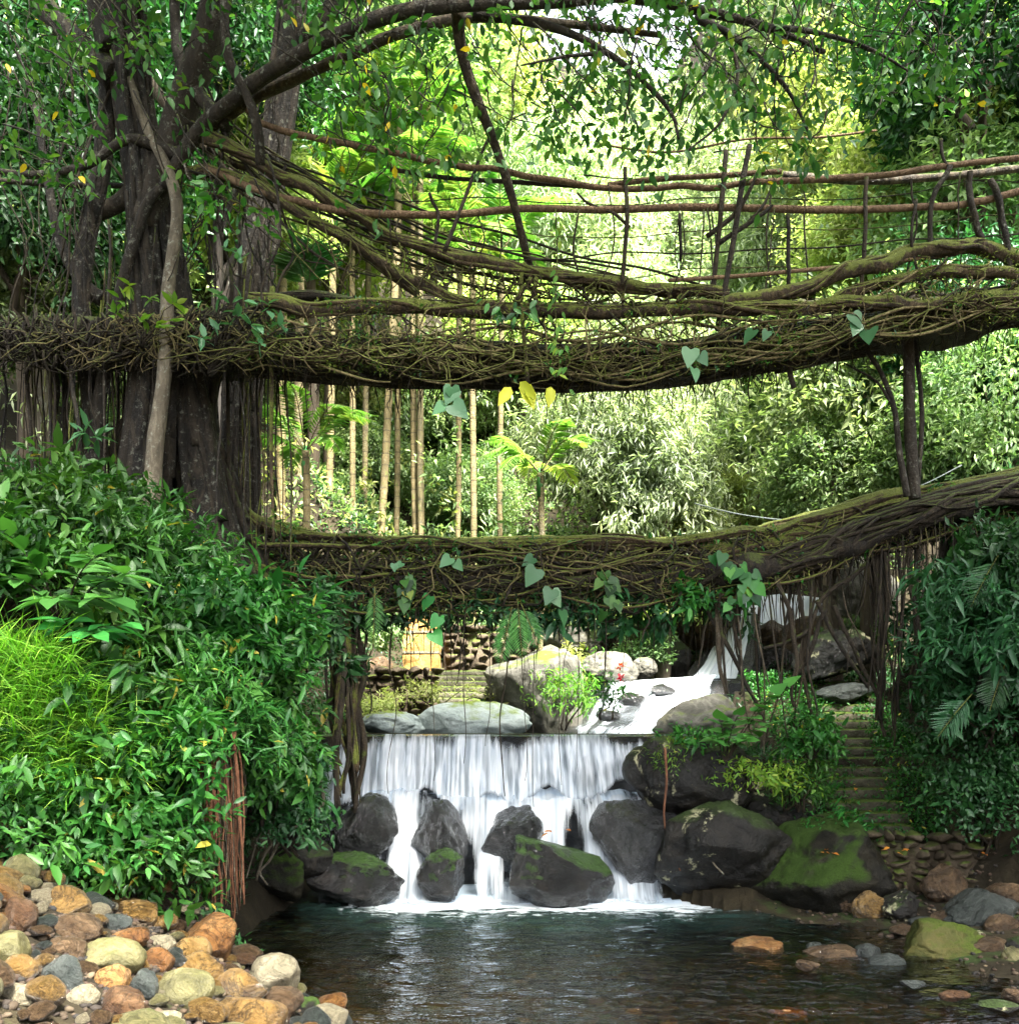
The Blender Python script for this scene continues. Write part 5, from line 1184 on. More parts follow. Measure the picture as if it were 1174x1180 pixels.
# big leaved saplings
def sapling(label, base, sprays, mat, size, tpl='oval', name='broadleaf_sapling'):
    """arching twigs with alternate leaves in two ranks"""
    b = P(*base); root = empty(name, b, label, 'plant'); ml, ms = MB(), MB()
    for (px, py, D, n) in sprays:
        e_ = P(px, py, D); mid = (b+e_)/2+np.array([0, 0, .12]); c = catmull([b, mid, e_], 20); tube(ms, c, [.012, .004], 5)
        k = np.linspace(.45, 1, n); q = np.stack([np.interp(k, np.linspace(0, 1, 20), c[:, i]) for i in range(3)], -1)
        T = norm(e_-mid); S = norm(np.cross(T, [0, 0, 1.]))
        sg = np.where(np.arange(n) % 2, 1, -1)[:, None]
        ax = S*sg*.9+T*.55+R.normal(0, .15, (n, 3)); ax[-1] = T; ax[:, 2] -= .15
        leaves(ml, q, ax, np.array([[0, -.35, 1.0]]*n)+R.normal(0, .15, (n, 3)), size*(.8+.4*R.random(n)), tpl, R.random(n))
    ml.build('leaves', mat, root); ms.build('stem', M['root_dark'], root)
sapling('sapling with very large oval leaves in front of the left bank shrubs', (70, 720, 9.0), [(30, 640, 8.7, 7), (110, 640, 8.5, 9), (150, 660, 8.5, 9), (10, 665, 8.6, 7), (60, 690, 8.4, 8), (130, 690, 8.4, 7), (5, 610, 8.8, 6)], M['leaf_big'], .36)
sapling('lower spray of large oval leaves beside the grass tuft', (80, 760, 8.9), [(75, 715, 8.5, 7), (110, 730, 8.4, 8), (140, 720, 8.5, 6)], M['leaf_big'], .3)
sapling('sapling with big drooping leaves under the left end of the lower bridge', (320, 760, 11.6), [(300, 655, 11.4, 8), (345, 660, 11.3, 9), (380, 680, 11.2, 8), (395, 690, 11.2, 7), (320, 680, 11.2, 8), (360, 710, 11.3, 7)], M['leaf_near'], .34, 'blade')
sapling('spray of broad pale leaves hanging over the pool side of the left bank', (260, 800, 10.6), [(290, 795, 10.1, 7), (310, 825, 10.0, 7), (315, 845, 10.1, 6), (280, 830, 10.0, 6)], M['leaf_big'], .28)
sapling('little sapling with bright whorls above the top of the stone heap', (165, 1010, 8.6), [(185, 975, 8.4, 8), (195, 985, 8.4, 7), (160, 990, 8.4, 6), (170, 1000, 8.3, 6)], M['leaf_big'], .14, 'blade')
sapling('small pale arum plant beside the grass tuft', (125, 940, 8.8), [(112, 905, 8.5, 4), (126, 898, 8.5, 4), (120, 915, 8.5, 4)], M['leaf_light'], .2, 'heart')
# grass
mb = MB()
n = 7000
pp = np.stack([R.normal(38, 46, n), 0*R.random(n), R.uniform(8.2, 9.1, n)], -1)
rows = 740+190*R.random(n)**.8+np.clip(pp[:, 0]-60, 0, 100)*.9
pos = np.array([P(x, y, d+.35*(700-y)/-200) for x, y, d in zip(pp[:, 0], rows, pp[:, 2])])
ax = np.stack([R.normal(.35, .5, n), R.normal(-.45, .4, n), R.uniform(.3, 1.1, n)], -1)
leaves(mb, pos, ax, np.array([[0., -.3, 1.]]*n)+R.normal(0, .3, (n, 3)), R.uniform(.2, .55, n), 'grass', R.random(n))
tag(mb.build('grass', M['leaf_grass']), 'bright yellow green grass arching down the left bank', 'grass', kind='stuff')
# right bank
G2 = 'dark shrubs covering the right bank'
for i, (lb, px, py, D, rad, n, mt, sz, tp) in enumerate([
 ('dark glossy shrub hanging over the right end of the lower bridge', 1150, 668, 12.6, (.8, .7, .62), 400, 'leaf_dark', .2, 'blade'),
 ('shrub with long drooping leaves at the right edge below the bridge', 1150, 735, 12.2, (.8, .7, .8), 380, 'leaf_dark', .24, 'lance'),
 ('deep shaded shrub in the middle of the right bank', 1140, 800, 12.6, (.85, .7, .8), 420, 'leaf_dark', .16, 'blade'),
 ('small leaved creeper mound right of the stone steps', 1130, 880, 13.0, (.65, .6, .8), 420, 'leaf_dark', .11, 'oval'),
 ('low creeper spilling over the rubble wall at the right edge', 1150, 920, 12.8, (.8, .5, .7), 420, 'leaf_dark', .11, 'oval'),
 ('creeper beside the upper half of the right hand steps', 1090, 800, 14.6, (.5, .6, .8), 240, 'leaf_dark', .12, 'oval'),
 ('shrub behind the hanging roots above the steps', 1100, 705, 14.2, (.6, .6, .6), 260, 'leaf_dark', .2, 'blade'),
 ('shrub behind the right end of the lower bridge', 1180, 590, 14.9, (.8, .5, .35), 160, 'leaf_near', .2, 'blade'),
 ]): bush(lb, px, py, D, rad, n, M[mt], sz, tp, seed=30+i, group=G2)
bush('fresh green plant cluster between the hanging roots and the steps', 935, 850, 14.2, (.4, .35, .5), 130, M['leaf_near'], .15, seed=51)
bush('creeping plants over the boulders at the left edge of the steps', 925, 905, 14.0, (.35, .3, .35), 110, M['leaf_near'], .12, seed=52)
bush('yellowish plants on top of the lichened boulder', 870, 895, 13.8, (.6, .4, .2), 110, M['leaf_light'], .12, seed=53)
bush('bushy plants crowning the dark boulder right of the weir', 800, 860, 14.2, (.45, .4, .25), 110, M['leaf_near'], .13, seed=54)
bush('small fern growing on the overhanging boulder edge', 768, 880, 13.9, (.18, .2, .3), 40, M['leaf_light'], .11, 'lance', seed=55, stems=3)
bush('ground plants at the foot of the steps by the mossy slope', 975, 948, 13.6, (.4, .3, .15), 70, M['leaf_near'], .11, seed=56)
sapling('cluster of heart shaped leaves beside the upper cascade', (835, 880, 13.7), [(830, 830, 13.4, 6), (850, 825, 13.4, 6), (820, 850, 13.4, 6), (860, 850, 13.4, 6), (890, 800, 13.6, 7), (905, 790, 13.6, 6), (885, 835, 13.5, 6)], M['leaf_big'], .24, 'heart')
# plants beyond the weir
bush('yellow green plants growing on the large grey boulder', 650, 800, 18.2, (.65, .25, .6), 110, M['leaf_light'], .16, 'lance', seed=60, stems=3)
bush('small feathery green bush above the rounded cascade boulders', 744, 752, 22.3, (.55, .5, .5), 240, M['leaf_far_g'], .12, seed=61)
bush('leafy bush in shade behind the middle of the lower bridge', 700, 715, 23.5, (1.4, .7, .6), 260, M['leaf_far_g'], .22, seed=62)
bush('light green bush under the bridge left of the far waterfall', 765, 695, 22.0, (.8, .6, .5), 240, M['leaf_far_y'], .18, seed=63)
bush('bush right of the far waterfall above the steps', 985, 740, 21.5, (.9, .6, .5), 200, M['leaf_far_g'], .18, seed=64)
bush('scrubby bush left of the ochre pillar', 420, 730, 22.5, (1.0, .6, .7), 260, M['leaf_far_g'], .18, seed=65)
bush('bush between the two ochre pillars', 560, 720, 24.6, (1.1, .6, .7), 260, M['leaf_far_g'], .18, seed=66)
bush('bright plants right of the hanging fern under the bridge', 655, 775, 22.5, (.7, .5, .5), 160, M['leaf_far_y'], .16, seed=67)
bush('moss and weeds on the loose stone bank behind the weir', 500, 800, 18.8, (.9, .4, .25), 120, M['leaf_far_y'], .10, seed=68)
bush('weeds among the brown stones behind the left of the weir', 432, 815, 18.4, (.5, .4, .3), 110, M['leaf_far_y'], .10, seed=69)
r_ = bush('thin stalk with two red flowers at the cascade edge', 700, 800, 16.8, (.16, .1, .4), 26, M['leaf_near'], .14, seed=70, stems=2, name='flowering_plant', cat='flower')
for (x, y) in ((714, 768), (715, 781)):
    mb = MB(); whorls(mb, np.array([P(x, y, 16.6)]), np.array([[0, -1., .3]]), 12, .02, .1, 'oval', 0.1); mb.build('flower', M['leaf_red'], r_)

# creepers on the bridges
def creeper(label, pts, mat, size, tpl='heart', n=8, name='climbing_vine', fd=1.0):
    root = empty(name, P(*pts[0]), label, 'vine'); c = catmull([P(*q) for q in pts], 24); mb = MB(); tube(mb, c, [.008, .004], 5); mb.build('stem', M['root'], root)
    k = np.sort(R.random(n)); k[-1] = 1; q = np.stack([np.interp(k, np.linspace(0, 1, 24), c[:, i]) for i in range(3)], -1)+R.normal(0, .05, (n, 3))
    ax = np.stack([R.normal(0, .6, n), R.normal(-.15, .2, n), -np.ones(n)*.8], -1)
    nr = np.array([[0, -1.0*fd, .5]]*n)+R.normal(0, .3, (n, 3))
    mb = MB(); leaves(mb, q, ax, nr, size*(.75+.5*R.random(n)), tpl, R.random(n)); mb.build('leaves', mat, root)
creeper('big heart leaves hanging under the middle left of the upper bridge', [(512, 405, 12.0), (518, 430, 12.0), (520, 465, 12.0)], M['leaf_heart'], 0.271, n=4)
creeper('pair of large yellow leaves hanging under the upper bridge', [(590, 440, 12.0), (610, 446, 12.0), (630, 448, 12.0)], M['leaf_yellow'], .38, 'oval', n=5)
creeper('pale heart leaves at the right part of the upper bridge edge', [(785, 380, 11.9), (800, 400, 11.9), (796, 425, 11.9)], M['leaf_heart'], 0.246, n=3)
creeper('two pale leaves lying on the woven side of the upper bridge', [(960, 365, 11.9), (985, 362, 11.9), (1000, 385, 11.9)], M['leaf_heart'], 0.23, n=3)
creeper('pale leaves on the upper bridge left of the pair by the thick root', [(870, 375, 11.9), (890, 385, 11.9)], M['leaf_heart'], 0.197, n=3)
creeper('heart leaves trailing in the centre of the lower bridge', [(625, 645, 13.6), (630, 670, 13.6), (645, 695, 13.6)], M['leaf_heart'], 0.295, n=6)
creeper('single heart leaf high on the left half of the lower bridge', [(520, 640, 13.6), (523, 650, 13.6)], M['leaf_heart'], 0.213, n=2)
creeper('small heart leaves at the far left of the lower bridge', [(450, 640, 13.6), (455, 650, 13.6)], M['leaf_heart'], 0.18, n=2)
creeper('arrow shaped leaves dangling below the lower bridge left of the fern', [(500, 685, 13.7), (505, 705, 13.7), (502, 720, 13.7)], M['leaf_big'], .26, n=4)
creeper('leaf strand on the lower bridge near the thick hanging roots', [(820, 640, 13.6), (850, 650, 13.6), (865, 680, 13.6), (845, 690, 13.6)], M['leaf_near'], .2, n=26)
creeper('thin pale green vine strand hanging through the upper bridge rails', [(640, 240, 11.9), (642, 300, 11.9), (640, 360, 11.9), (646, 440, 11.9)], M['leaf_light'], .12, 'oval', n=40)
creeper('small leaves clinging to the middle of the upper bridge side root', [(560, 352, 11.9), (590, 362, 11.9), (620, 350, 11.9)], M['leaf_near'], .14, 'oval', n=22)
creeper('leafy strand below the centre right of the lower bridge', [(690, 650, 13.7), (705, 680, 13.7), (700, 700, 13.7)], M['leaf_near'], .18, n=14)
creeper('leafy strand on the lower bridge beside the far left fern', [(470, 660, 13.7), (460, 690, 13.7)], M['leaf_near'], .18, n=12)
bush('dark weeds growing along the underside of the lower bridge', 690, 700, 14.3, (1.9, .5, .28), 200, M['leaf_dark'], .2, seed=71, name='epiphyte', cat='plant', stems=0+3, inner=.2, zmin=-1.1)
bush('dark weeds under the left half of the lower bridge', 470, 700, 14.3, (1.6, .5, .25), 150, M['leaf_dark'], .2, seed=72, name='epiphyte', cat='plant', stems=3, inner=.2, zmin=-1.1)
bush('leafy growth where the thick roots leave the lower bridge', 800, 684, 14.1, (.6, .4, .25), 100, M['leaf_near'], .19, seed=73, name='epiphyte', cat='plant', stems=3, zmin=-1.1)

# ------------------------------------------------------------------ fronds and palms
def frond(ml, ms, base, tip, n=26, ll=.5, sag=.4, w0=.012, rnd=None, plane=None):
    mid = (base+tip)/2+np.array([0, 0, sag]); c = catmull([base, mid, tip], 18); tube(ms, c, [w0, .004], 4)
    k = np.linspace(.18, 1, n); q = np.stack([np.interp(k, np.linspace(0, 1, 18), c[:, i]) for i in range(3)], -1)
    T = norm(np.stack([np.interp(k, np.linspace(0, 1, 18), g_) for g_ in np.gradient(c, axis=0).T], -1))
    S = norm(np.cross(T, [0, 0, 1.0] if plane is None else plane)); up = np.cross(S, T)
    rr = R.random() if rnd is None else rnd
    for sg in (-1, 1):
        ax = S*sg+T*.7+np.array([0, 0, -.18])+R.normal(0, .06, (n, 3)); s = ll*np.sin(np.clip(k*1.05, 0, 1)*math.pi*.86+.35)
        leaves(ml, q, ax, up+R.normal(0, .12, (n, 3)), np.clip(s, .15*ll, 1), 'leaflet', np.clip(rr+R.normal(0, .15, n), 0, 1))
def fern(label, base, tip, ll, D, n=22, mat='leaf_palm', extra=()):
    b, t = P(*base, D), P(*tip, D-.25); root = empty('fern', b, label, 'fern'); ml, ms = MB(), MB()
    for (q0, q1) in [(b, t)]+[(P(*bx, D), P(*tx, D-.2)) for (bx, tx) in extra]:
        ml, ms = MB(), MB(); frond(ml, ms, q0, q1, n, ll, .02, .008, plane=np.array([0, -1.0, .2]))
        fo = ml.build('frond', M[mat], root); r_o = ms.build('rachis', M['root'], fo); r_o.matrix_parent_inverse.identity(); 
TPLW = TPL['leaflet']
fern('hanging fern frond under the left half of the lower bridge', (432, 676), (430, 745), .2, 13.6, mat='leaf_big')
fern('bushy hanging fern under the centre of the lower bridge', (596, 690), (602, 762), .24, 13.6, mat='leaf_big', extra=(((590, 700), (575, 770)), ((600, 695), (622, 750))))
fern('dark palm like frond right of the fig trunk', (355, 335), (362, 272), .55, 14.2, mat='leaf_big', extra=(((355, 335), (340, 285)),))
fern('reddish tinged fern hanging on the right bank', (1150, 640), (1118, 700), .3, 12.0, mat='leaf_dark', extra=(((1160, 760), (1140, 820)), ((1120, 800), (1080, 850))))

def palm_mesh(nf, fl, seed, ll=.55):
    ml, ms = MB(), MB()
    for i in range(nf):
        an = i/nf*6.283+R.uniform(-.3, .3); el = R.uniform(-.35, .9) if i % 3 else 1.2
        tip = np.array([math.cos(an)*fl, math.sin(an)*fl, el*fl*.6-.2]); frond(ml, ms, np.zeros(3), tip, 30, ll, .28*fl, .02)
    return ml.mesh('fronds', M['leaf_palm']), ms.mesh('rachis', M['palmstem'])
PM = [palm_mesh(9, 1.9, 1), palm_mesh(8, 1.6, 2), palm_mesh(10, 2.1, 3, .65)]
def palm(label, px, D, ytop, rpx, kind, lean=0, ybase=None, mat='palmstem', grp='slim palms behind the bridges', crown=1.0, sc=1.0):
    if D < 23.9 and not ybase: D += 6
    yb = ybase or 640; b = P(px, yb, D); b[2] = min(b[2], gz(b[0], D)); t = P(px+lean, ytop, D)
    root = empty('palm_tree', b, label, 'palm tree', grp)
    c = wob(b, t, 30, .06); r = rpx/F*D; rad = [r*(1.2 if i == 0 else 1)*(1+.14*(i % 2)) for i in range(60)]
    mb = MB(); cc = catmull(c, 60); tube(mb, cc, rad, 8, .05); mb.build('trunk', M[mat], root)
    if crown:
        for nm, me, mt in (('crown', PM[kind][0], 0), ('crown_ribs', PM[kind][1], 0)):
            o = bpy.data.objects.new(nm, me); COL.objects.link(o); o.parent = root if nm == 'crown' else cr_
            if nm == 'crown': cr_ = o; o.location = Vector(tuple(t-b)); o.scale = (sc,)*3; o.rotation_euler = (0, 0, R.uniform(0, 6))
        mb = MB(); tube(mb, np.array([t-[0, 0, .5], t-[0, 0, .25], t+[0, 0, .1]]), [r*1.05, r*1.2, r*.6], 8); mb.build('crownshaft', M['leaf_big'], root)
palm('palm with a thick greyish trunk nearest the fig tree', 296, 17.5, 150, 6, 0, -4, mat='bark_mid')
palm('orange brown palm trunk, first in the row behind the bridges', 322, 19, 210, 5.0, 1, 2)
palm('mottled green palm trunk right of the orange brown one', 343, 20, 180, 4.8, 2, 6)
palm('dark green slim palm trunk beside the drooping yellow frond', 379, 20.5, 240, 3.8, 0, 6)
palm('slim brown palm at left of the four close together', 406, 21, 200, 3.2, 1, 0)
palm('slim dark green palm between the brown and the leaning one', 419, 22, 260, 3.2, 2, 6)
palm('palm trunk leaning clearly to the right', 437, 20, 130, 4.2, 0, 26)
palm('straight slim palm right of the leaning one', 456, 21, 120, 3.2, 1, 8)
palm('left one of the twin pale palm trunks', 478, 20.2, 235, 3.6, 2, -2)
palm('right one of the twin pale palm trunks', 487, 21.5, 205, 3.2, 0, -6)
palm('yellowish palm trunk alone left of centre', 527, 21, 270, 3.0, 1, 2)
palm('pale bamboo thin palm trunk furthest right in the row', 577, 20.5, 290, 3.0, 2, 0)
palm('low palm with a bright upright crown under the upper bridge', 622, 19.5, 545, 3.4, 1, 0, ybase=690, sc=.8)
palm('young palm with drooping yellowish fronds among the slim trunks', 352, 18.6, 520, 4, 0, 0, ybase=690, sc=.75)
palm('bright yellow green palm crown seen between the bridge rails', 545, 24, 290, 3.4, 2, 0, ybase=600, sc=.9)
palm('tall palm whose crown shows above the upper rails', 485, 26, 135, 3.2, 0, 0, ybase=560, sc=1.2)

# ------------------------------------------------------------------ background trees
def crown_mesh(n, rad, mat, size, tpl, per, seed, droop, spread, lump=.35):
    p, o = shell(n, rad, .35, lump, seed, -.75)
    tone = np.clip(.5+1.1*fbm(p*.8+seed, seed, 3), 0, 1)
    mb = MB(); whorls(mb, p, o+np.array([0, 0, .2]), per, spread, size, tpl, droop, tone=tone, tj=.45)
    return mb.mesh('crown', mat)
KIND = {
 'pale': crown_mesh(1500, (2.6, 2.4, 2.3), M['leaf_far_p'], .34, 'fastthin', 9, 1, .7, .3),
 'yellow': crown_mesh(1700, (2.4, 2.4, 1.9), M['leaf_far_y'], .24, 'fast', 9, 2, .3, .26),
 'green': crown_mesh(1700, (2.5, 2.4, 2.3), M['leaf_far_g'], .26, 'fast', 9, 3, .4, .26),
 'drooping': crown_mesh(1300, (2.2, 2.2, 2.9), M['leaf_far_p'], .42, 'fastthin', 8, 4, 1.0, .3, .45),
 'dark': crown_mesh(1900, (2.5, 2.4, 2.5), M['leaf_dark'], .26, 'fast', 9, 5, .4, .26),
 'small': crown_mesh(1300, (1.9, 1.9, 1.6), M['leaf_far_y'], .2, 'fast', 9, 6, .3, .22),
}
def limbs_mesh(seed, mat):
    mb = MB(); rg = np.random.default_rng(seed)
    tube(mb, wob(np.zeros(3), np.array([0, 0, 1.0]), 12, .08), [.05, .035, .015], 7, .15)
    for i in range(7):
        a_ = rg.uniform(0, 6.28); z = rg.uniform(.45, .9)
        tube(mb, wob(np.array([0, 0, z]), np.array([math.cos(a_)*.35, math.sin(a_)*.35, z+rg.uniform(.1, .45)]), 8, .05), [.018, .005], 5)
    return mb.mesh('trunk', mat)
TRK = [limbs_mesh(1, M['bark_mid']), limbs_mesh(2, M['bark']), limbs_mesh(3, M['bark_pale'])]
CC = [0]
def tree(px, py, D, kind, s, label, group='trees on the gorge sides', hgt=None):
    c = P(px, py, D); zb = gz(c[0], D); hh = max(c[2]-zb, 1.2)
    i = CC[0]; CC[0] += 1
    root = empty('broadleaf_tree', (c[0], D, zb), label, 'tree', group)
    o = bpy.data.objects.new('crown', KIND[kind]); COL.objects.link(o); o.parent = root; o.location = (0, 0, hh); o.scale = (s*R.uniform(.9, 1.15), s, s*R.uniform(.9, 1.1)); o.rotation_euler = (0, 0, R.uniform(0, 6.28))
    o = bpy.data.objects.new('trunk', TRK[i % 3]); COL.objects.link(o); o.parent = root; o.scale = (min(hh, 4)*1.0, min(hh, 4)*1.0, hh+.8*s); o.location = (0, 0, -.3); o.rotation_euler = (0, 0, R.uniform(0, 6.28))
T = [
 # right side
 (1130, 60, 20, 'dark', 1.1, 'dark feathery tree filling the top right corner'),
 (1105, 160, 24, 'yellow', 1.35, 'yellow green tree near the top right edge'),
 (1010, 130, 27, 'yellow', 1.3, 'yellow green tree behind the hanging twigs at upper right'),
 (1060, 235, 24, 'yellow', 1.0, 'bright yellow green bushy tree above the right rails'),
 (940, 60, 36, 'pale', 1.5, 'large pale tree at the top behind the orange leaves'),
 (1030, 30, 33, 'pale', 1.4, 'pale leaved tree high on the right slope'),
 (1150, 270, 21, 'green', 1.0, 'green tree behind the rails at the right edge'),
 (1010, 290, 25, 'small', 1.1, 'small leaved tree seen through the right posts'),
 (930, 270, 30, 'pale', 1.1, 'misty pale tree behind the leaning posts'),
 (880, 330, 33, 'pale', 1.0, 'hazy tree between the rails and the woven side'),
 (1120, 410, 19, 'dark', .8, 'dark green tree under the upper bridge at the right edge'),
 (1150, 500, 17.5, 'green', .7, 'green shrubby tree at right above the lower bridge'),
 (1000, 470, 21, 'green', .95, 'fresh green tree behind the thin curved stem'),
 (925, 455, 31, 'drooping', 1.2, 'pale tree with hanging narrow leaves right of centre'),
 (870, 520, 30, 'drooping', 1.1, 'drooping pale tree above the right half of the lower bridge'),
 (960, 550, 20, 'green', .6, 'low green tree just above the lower bridge at right'),
 (1090, 530, 18.5, 'green', .6, 'small green tree beside the slender dark stem'),
 (800, 480, 29, 'green', 1.0, 'darker blue green tree in the gap right of centre'),
 # centre
 (740, 470, 26, 'drooping', 1.0, 'large pale drooping tree right of the low palm'),
 (690, 500, 24, 'pale', .8, 'pale bushy tree directly right of the low palm crown'),
 (760, 560, 23, 'drooping', .7, 'drooping shrubby tree above the centre of the lower bridge'),
 (830, 590, 24, 'yellow', .6, 'bright light green mound above the lower bridge'),
 (640, 450, 36, 'yellow', .9, 'yellowish tree under the centre of the upper bridge'),
 (560, 500, 34, 'green', .8, 'green tree behind the yellowish lone palm'),
 (600, 400, 33, 'yellow', 1.2, 'sunlit tree behind the big yellow leaves'),
 (700, 390, 36, 'pale', 1.2, 'misty tree under the middle of the upper bridge'),
 (640, 240, 42, 'pale', 1.5, 'misty grey green tree in the middle of the gorge'),
 (740, 300, 40, 'pale', 1.4, 'hazy tree between the rails in the centre'),
 (800, 230, 46, 'pale', 1.6, 'faint tree on the far slope right of centre'),
 (700, 180, 54, 'pale', 1.7, 'faintest tree at the head of the gorge under the open sky'),
 (570, 190, 46, 'yellow', 1.5, 'light tree behind the long slanting stem'),
 # left
 (470, 500, 33, 'green', .8, 'green tree behind the twin pale palms'),
 (400, 470, 32, 'yellow', .8, 'yellow green tree behind the four close palms'),
 (330, 480, 30, 'small', .8, 'small leaved tree behind the orange brown palm'),
 (430, 580, 30, 'green', .6, 'dark shrubby tree low behind the palm row'),
 (540, 580, 30, 'green', .6, 'shaded shrubby tree left of the low palm'),
 (380, 240, 29, 'yellow', 1.3, 'bright yellow green tree behind the rail ends'),
 (430, 120, 33, 'green', 1.5, 'green tree behind the overhead limbs left of centre'),
 (520, 90, 42, 'yellow', 1.6, 'light green tree at the top behind the slanting stem'),
 (360, 60, 28, 'green', 1.3, 'tree behind the second thick trunk at the top'),
 (250, 60, 22, 'dark', 1.1, 'leafy tree behind the fork of the fig'),
 (60, 90, 19, 'dark', 1.1, 'dark tree in the top left corner'),
 (30, 230, 18, 'dark', .9, 'dark leafy tree at the left edge beside the thin rail'),
 (260, 220, 24, 'yellow', 1.0, 'light green tree glimpsed between the trunks'),
 (60, 360, 20, 'green', .8, 'tree at the left edge at deck height of the upper bridge'),
 (70, 470, 27, 'yellow', .8, 'bright tree behind the hanging roots at left'),
 (180, 350, 31, 'yellow', .9, 'yellow green tree directly behind the fig trunks'),
 (20, 40, 26, 'yellow', 1.2, 'light green tree behind the top left corner tree'),
]
for (px, py, D, k, s, lb) in T: tree(px, py, D, k, s, lb)

# far wood on the gorge sides: one mass
mb = MB(); nd = 0
Xs = R.uniform(-48, 52, 6000); Ys = R.uniform(17, 86, 6000)
cand = []
for x, y in zip(Xs, Ys):
    z = gz(x, y); px = x/y*F+CX; py = HY-(z+1.5-CAMZ)/y*F
    if px < -160 or px > 1330 or py < -160: continue
    if y < 29.5 and -5.5 < x < 11 and z < 6.8: continue
    rr = R.uniform(1.2, 2.4)*(.7+y/70)
    if any((x-a_)**2+(y-b_)**2 < (.62*(rr+c_))**2 for a_, b_, c_, _ in cand): continue
    cand.append((x, y, rr, z))
print('domes', len(cand))
for t_, mt in ((0, 'leaf_far_y'), (1, 'leaf_far_g'), (2, 'leaf_far_p')):
    pass
groups = {0: [], 1: [], 2: []}
for (x, y, rr, z) in cand:
    gsel = 2 if fbm(np.array([x*.12, y*.12, 3.]), 9, 2) > .12 else (0 if fbm(np.array([x*.2, y*.2, 9.]), 12, 2) > .0 else 1)
    groups[gsel].append((x, y, rr, z))
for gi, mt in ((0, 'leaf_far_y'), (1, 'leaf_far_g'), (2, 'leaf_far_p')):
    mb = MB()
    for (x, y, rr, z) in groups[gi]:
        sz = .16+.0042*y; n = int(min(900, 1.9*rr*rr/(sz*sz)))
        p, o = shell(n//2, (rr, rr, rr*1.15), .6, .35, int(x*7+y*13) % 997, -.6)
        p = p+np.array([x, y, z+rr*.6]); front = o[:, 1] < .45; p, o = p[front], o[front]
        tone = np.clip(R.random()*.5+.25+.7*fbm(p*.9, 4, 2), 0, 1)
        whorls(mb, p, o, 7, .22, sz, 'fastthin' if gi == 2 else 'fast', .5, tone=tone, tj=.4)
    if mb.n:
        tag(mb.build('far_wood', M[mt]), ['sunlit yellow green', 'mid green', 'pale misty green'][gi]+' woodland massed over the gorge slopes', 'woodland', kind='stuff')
# ground cover
mb = MB()
n = 26000
x = R.uniform(-9, 11, n); y = R.uniform(8.5, 30, n); z = ground(x, y)
ok = (z > .35) & ~((x > -3.2) & (x < 3.0) & (y > 14) & (y < 21)) & ~((x > 4.6) & (x < 7.0) & (y > 13.6) & (y < 19.6)) & ~((x < -.5) & (y < 8.9) & (z < 1.3)) & ~((y < 13.2) & (x > 3) & (z < .7))
p = np.stack([x, y, z], -1)[ok]
whorls(mb, p+[0, 0, .05], np.array([[0, -.2, 1.]]*len(p)), 5, .12, .13, 'fast', .1)
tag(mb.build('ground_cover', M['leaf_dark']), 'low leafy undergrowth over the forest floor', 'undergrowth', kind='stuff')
mb = MB(); n = 9000
x = R.uniform(-11, 12, n); y = R.uniform(22, 36, n); z = ground(x, y); ok = (z > 4.6) & ~((x > 3.4) & (y < 28.5) & (z < 6.2))
p = np.stack([x, y, z], -1)[ok]
whorls(mb, p+[0, 0, .1], np.array([[0, -.4, 1.]]*len(p)), 6, .2, .24, 'fast', .1)
tag(mb.build('ground_cover', M['leaf_far_g']), 'leafy undergrowth on the terrace under the slim palms', 'undergrowth', kind='stuff')
mb = MB(); n = 3200
x = R.uniform(4.7, 7.2, n); y = R.uniform(14, 19.5, n)
k = np.abs(x-5.4-(y-14)*.235) > R.random(n)*.6; x, y = x[k], y[k]
z = np.interp(y, [14, 19.5], [.9, 3.65]); p = np.stack([x, y, z], -1)
whorls(mb, p, np.array([[0, -.3, 1.]]*len(p)), 4, .08, .08, 'oval', .1)
tag(mb.build('step_weeds', M['leaf_near']), 'small weeds and moss tufts growing between the steps', 'weeds', kind='stuff')
# fallen leaves: yellow and orange
mb = MB()
c = np.array([P(600+R.normal(0, 1)*9+31, 958+R.normal(0, 1)*2, 13.9) for _ in range(5)]+[P(R.uniform(940, 1150), R.uniform(975, 984), 12.9) for _ in range(16)]+[P(986, 908, 14.2), P(R.uniform(60, 130), 1025, 7.9)])
leaves(mb, c, R.normal(0, 1, (len(c), 3))*[1, 1, .1], np.array([[0, -.4, 1.]]*len(c)), .12, 'oval', R.random(len(c)))
tag(mb.build('fallen_leaves', M['leaf_orange']), 'scattered orange leaves lying on boulders and the rubble wall', 'leaves', kind='stuff')

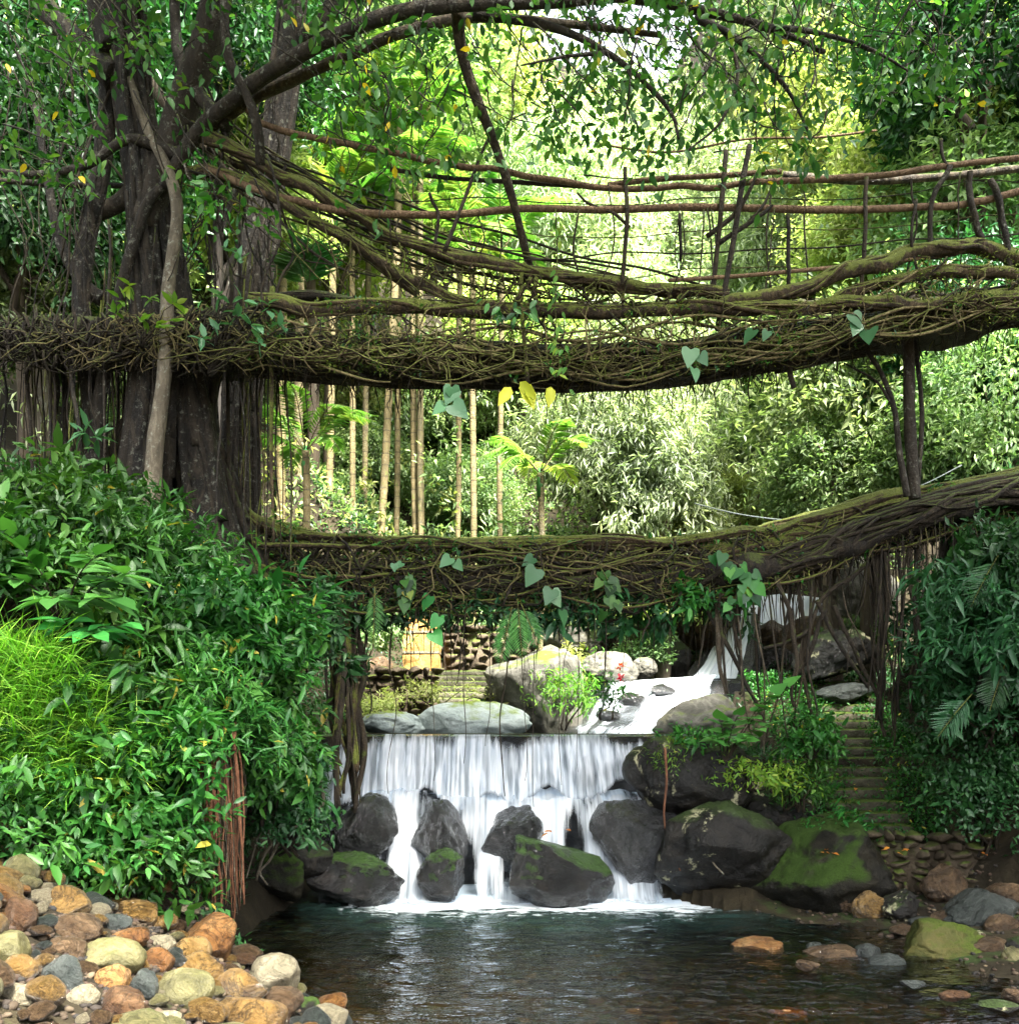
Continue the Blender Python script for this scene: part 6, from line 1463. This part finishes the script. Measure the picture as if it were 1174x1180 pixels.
# ------------------------------------------------------------------ light, sky, camera
SUN_EL, SUN_AZ = math.radians(56), math.radians(150)      # azimuth clockwise from +Y (the view direction)
w = bpy.data.worlds.new('World'); SC.world = w; w.use_nodes = True; nt = w.node_tree; nt.nodes.clear()
sky = nt.nodes.new('ShaderNodeTexSky'); sky.sky_type = 'NISHITA'; sky.sun_disc = False; sky.sun_elevation = SUN_EL; sky.sun_rotation = SUN_AZ
sky.air_density = 1.0; sky.dust_density = 4.0; sky.ozone_density = 1.0
hs = nt.nodes.new('ShaderNodeHueSaturation'); hs.inputs['Saturation'].default_value = .3; nt.links.new(sky.outputs[0], hs.inputs['Color'])
bg = nt.nodes.new('ShaderNodeBackground'); bg.inputs['Strength'].default_value = .1; nt.links.new(hs.outputs[0], bg.inputs['Color'])
wo = nt.nodes.new('ShaderNodeOutputWorld'); nt.links.new(bg.outputs[0], wo.inputs['Surface'])
ld = bpy.data.lights.new('sun', 'SUN'); ld.energy = 5.0; ld.angle = math.radians(10); ld.color = (1, .96, .88)
so = bpy.data.objects.new('sun', ld); COL.objects.link(so)
dv = Vector((math.sin(SUN_AZ)*math.cos(SUN_EL), math.cos(SUN_AZ)*math.cos(SUN_EL), math.sin(SUN_EL)))
so.rotation_euler = dv.to_track_quat('Z', 'Y').to_euler(); so.location = (10, 0, 30)
cd = bpy.data.cameras.new('camera'); co = bpy.data.objects.new('camera', cd); COL.objects.link(co)
co.location = (0, 0, CAMZ); co.rotation_euler = (math.pi/2, 0, 0)
cd.sensor_fit = 'HORIZONTAL'; cd.sensor_width = 36; cd.lens = 36*F/W; cd.shift_y = (HY-H/2)/W; cd.clip_end = 600; cd.clip_start = .05
SC.camera = co
vs = SC.view_settings; vs.view_transform = 'Standard'; vs.look = 'None'; vs.exposure = 3.4; vs.gamma = 1
cy = SC.cycles
cy.max_bounces = 6; cy.diffuse_bounces = 3; cy.glossy_bounces = 3; cy.transmission_bounces = 4; cy.transparent_max_bounces = 12; cy.volume_bounces = 0
cy.use_denoising = True; cy.caustics_reflective = False; cy.caustics_refractive = False; cy.sample_clamp_indirect = 4
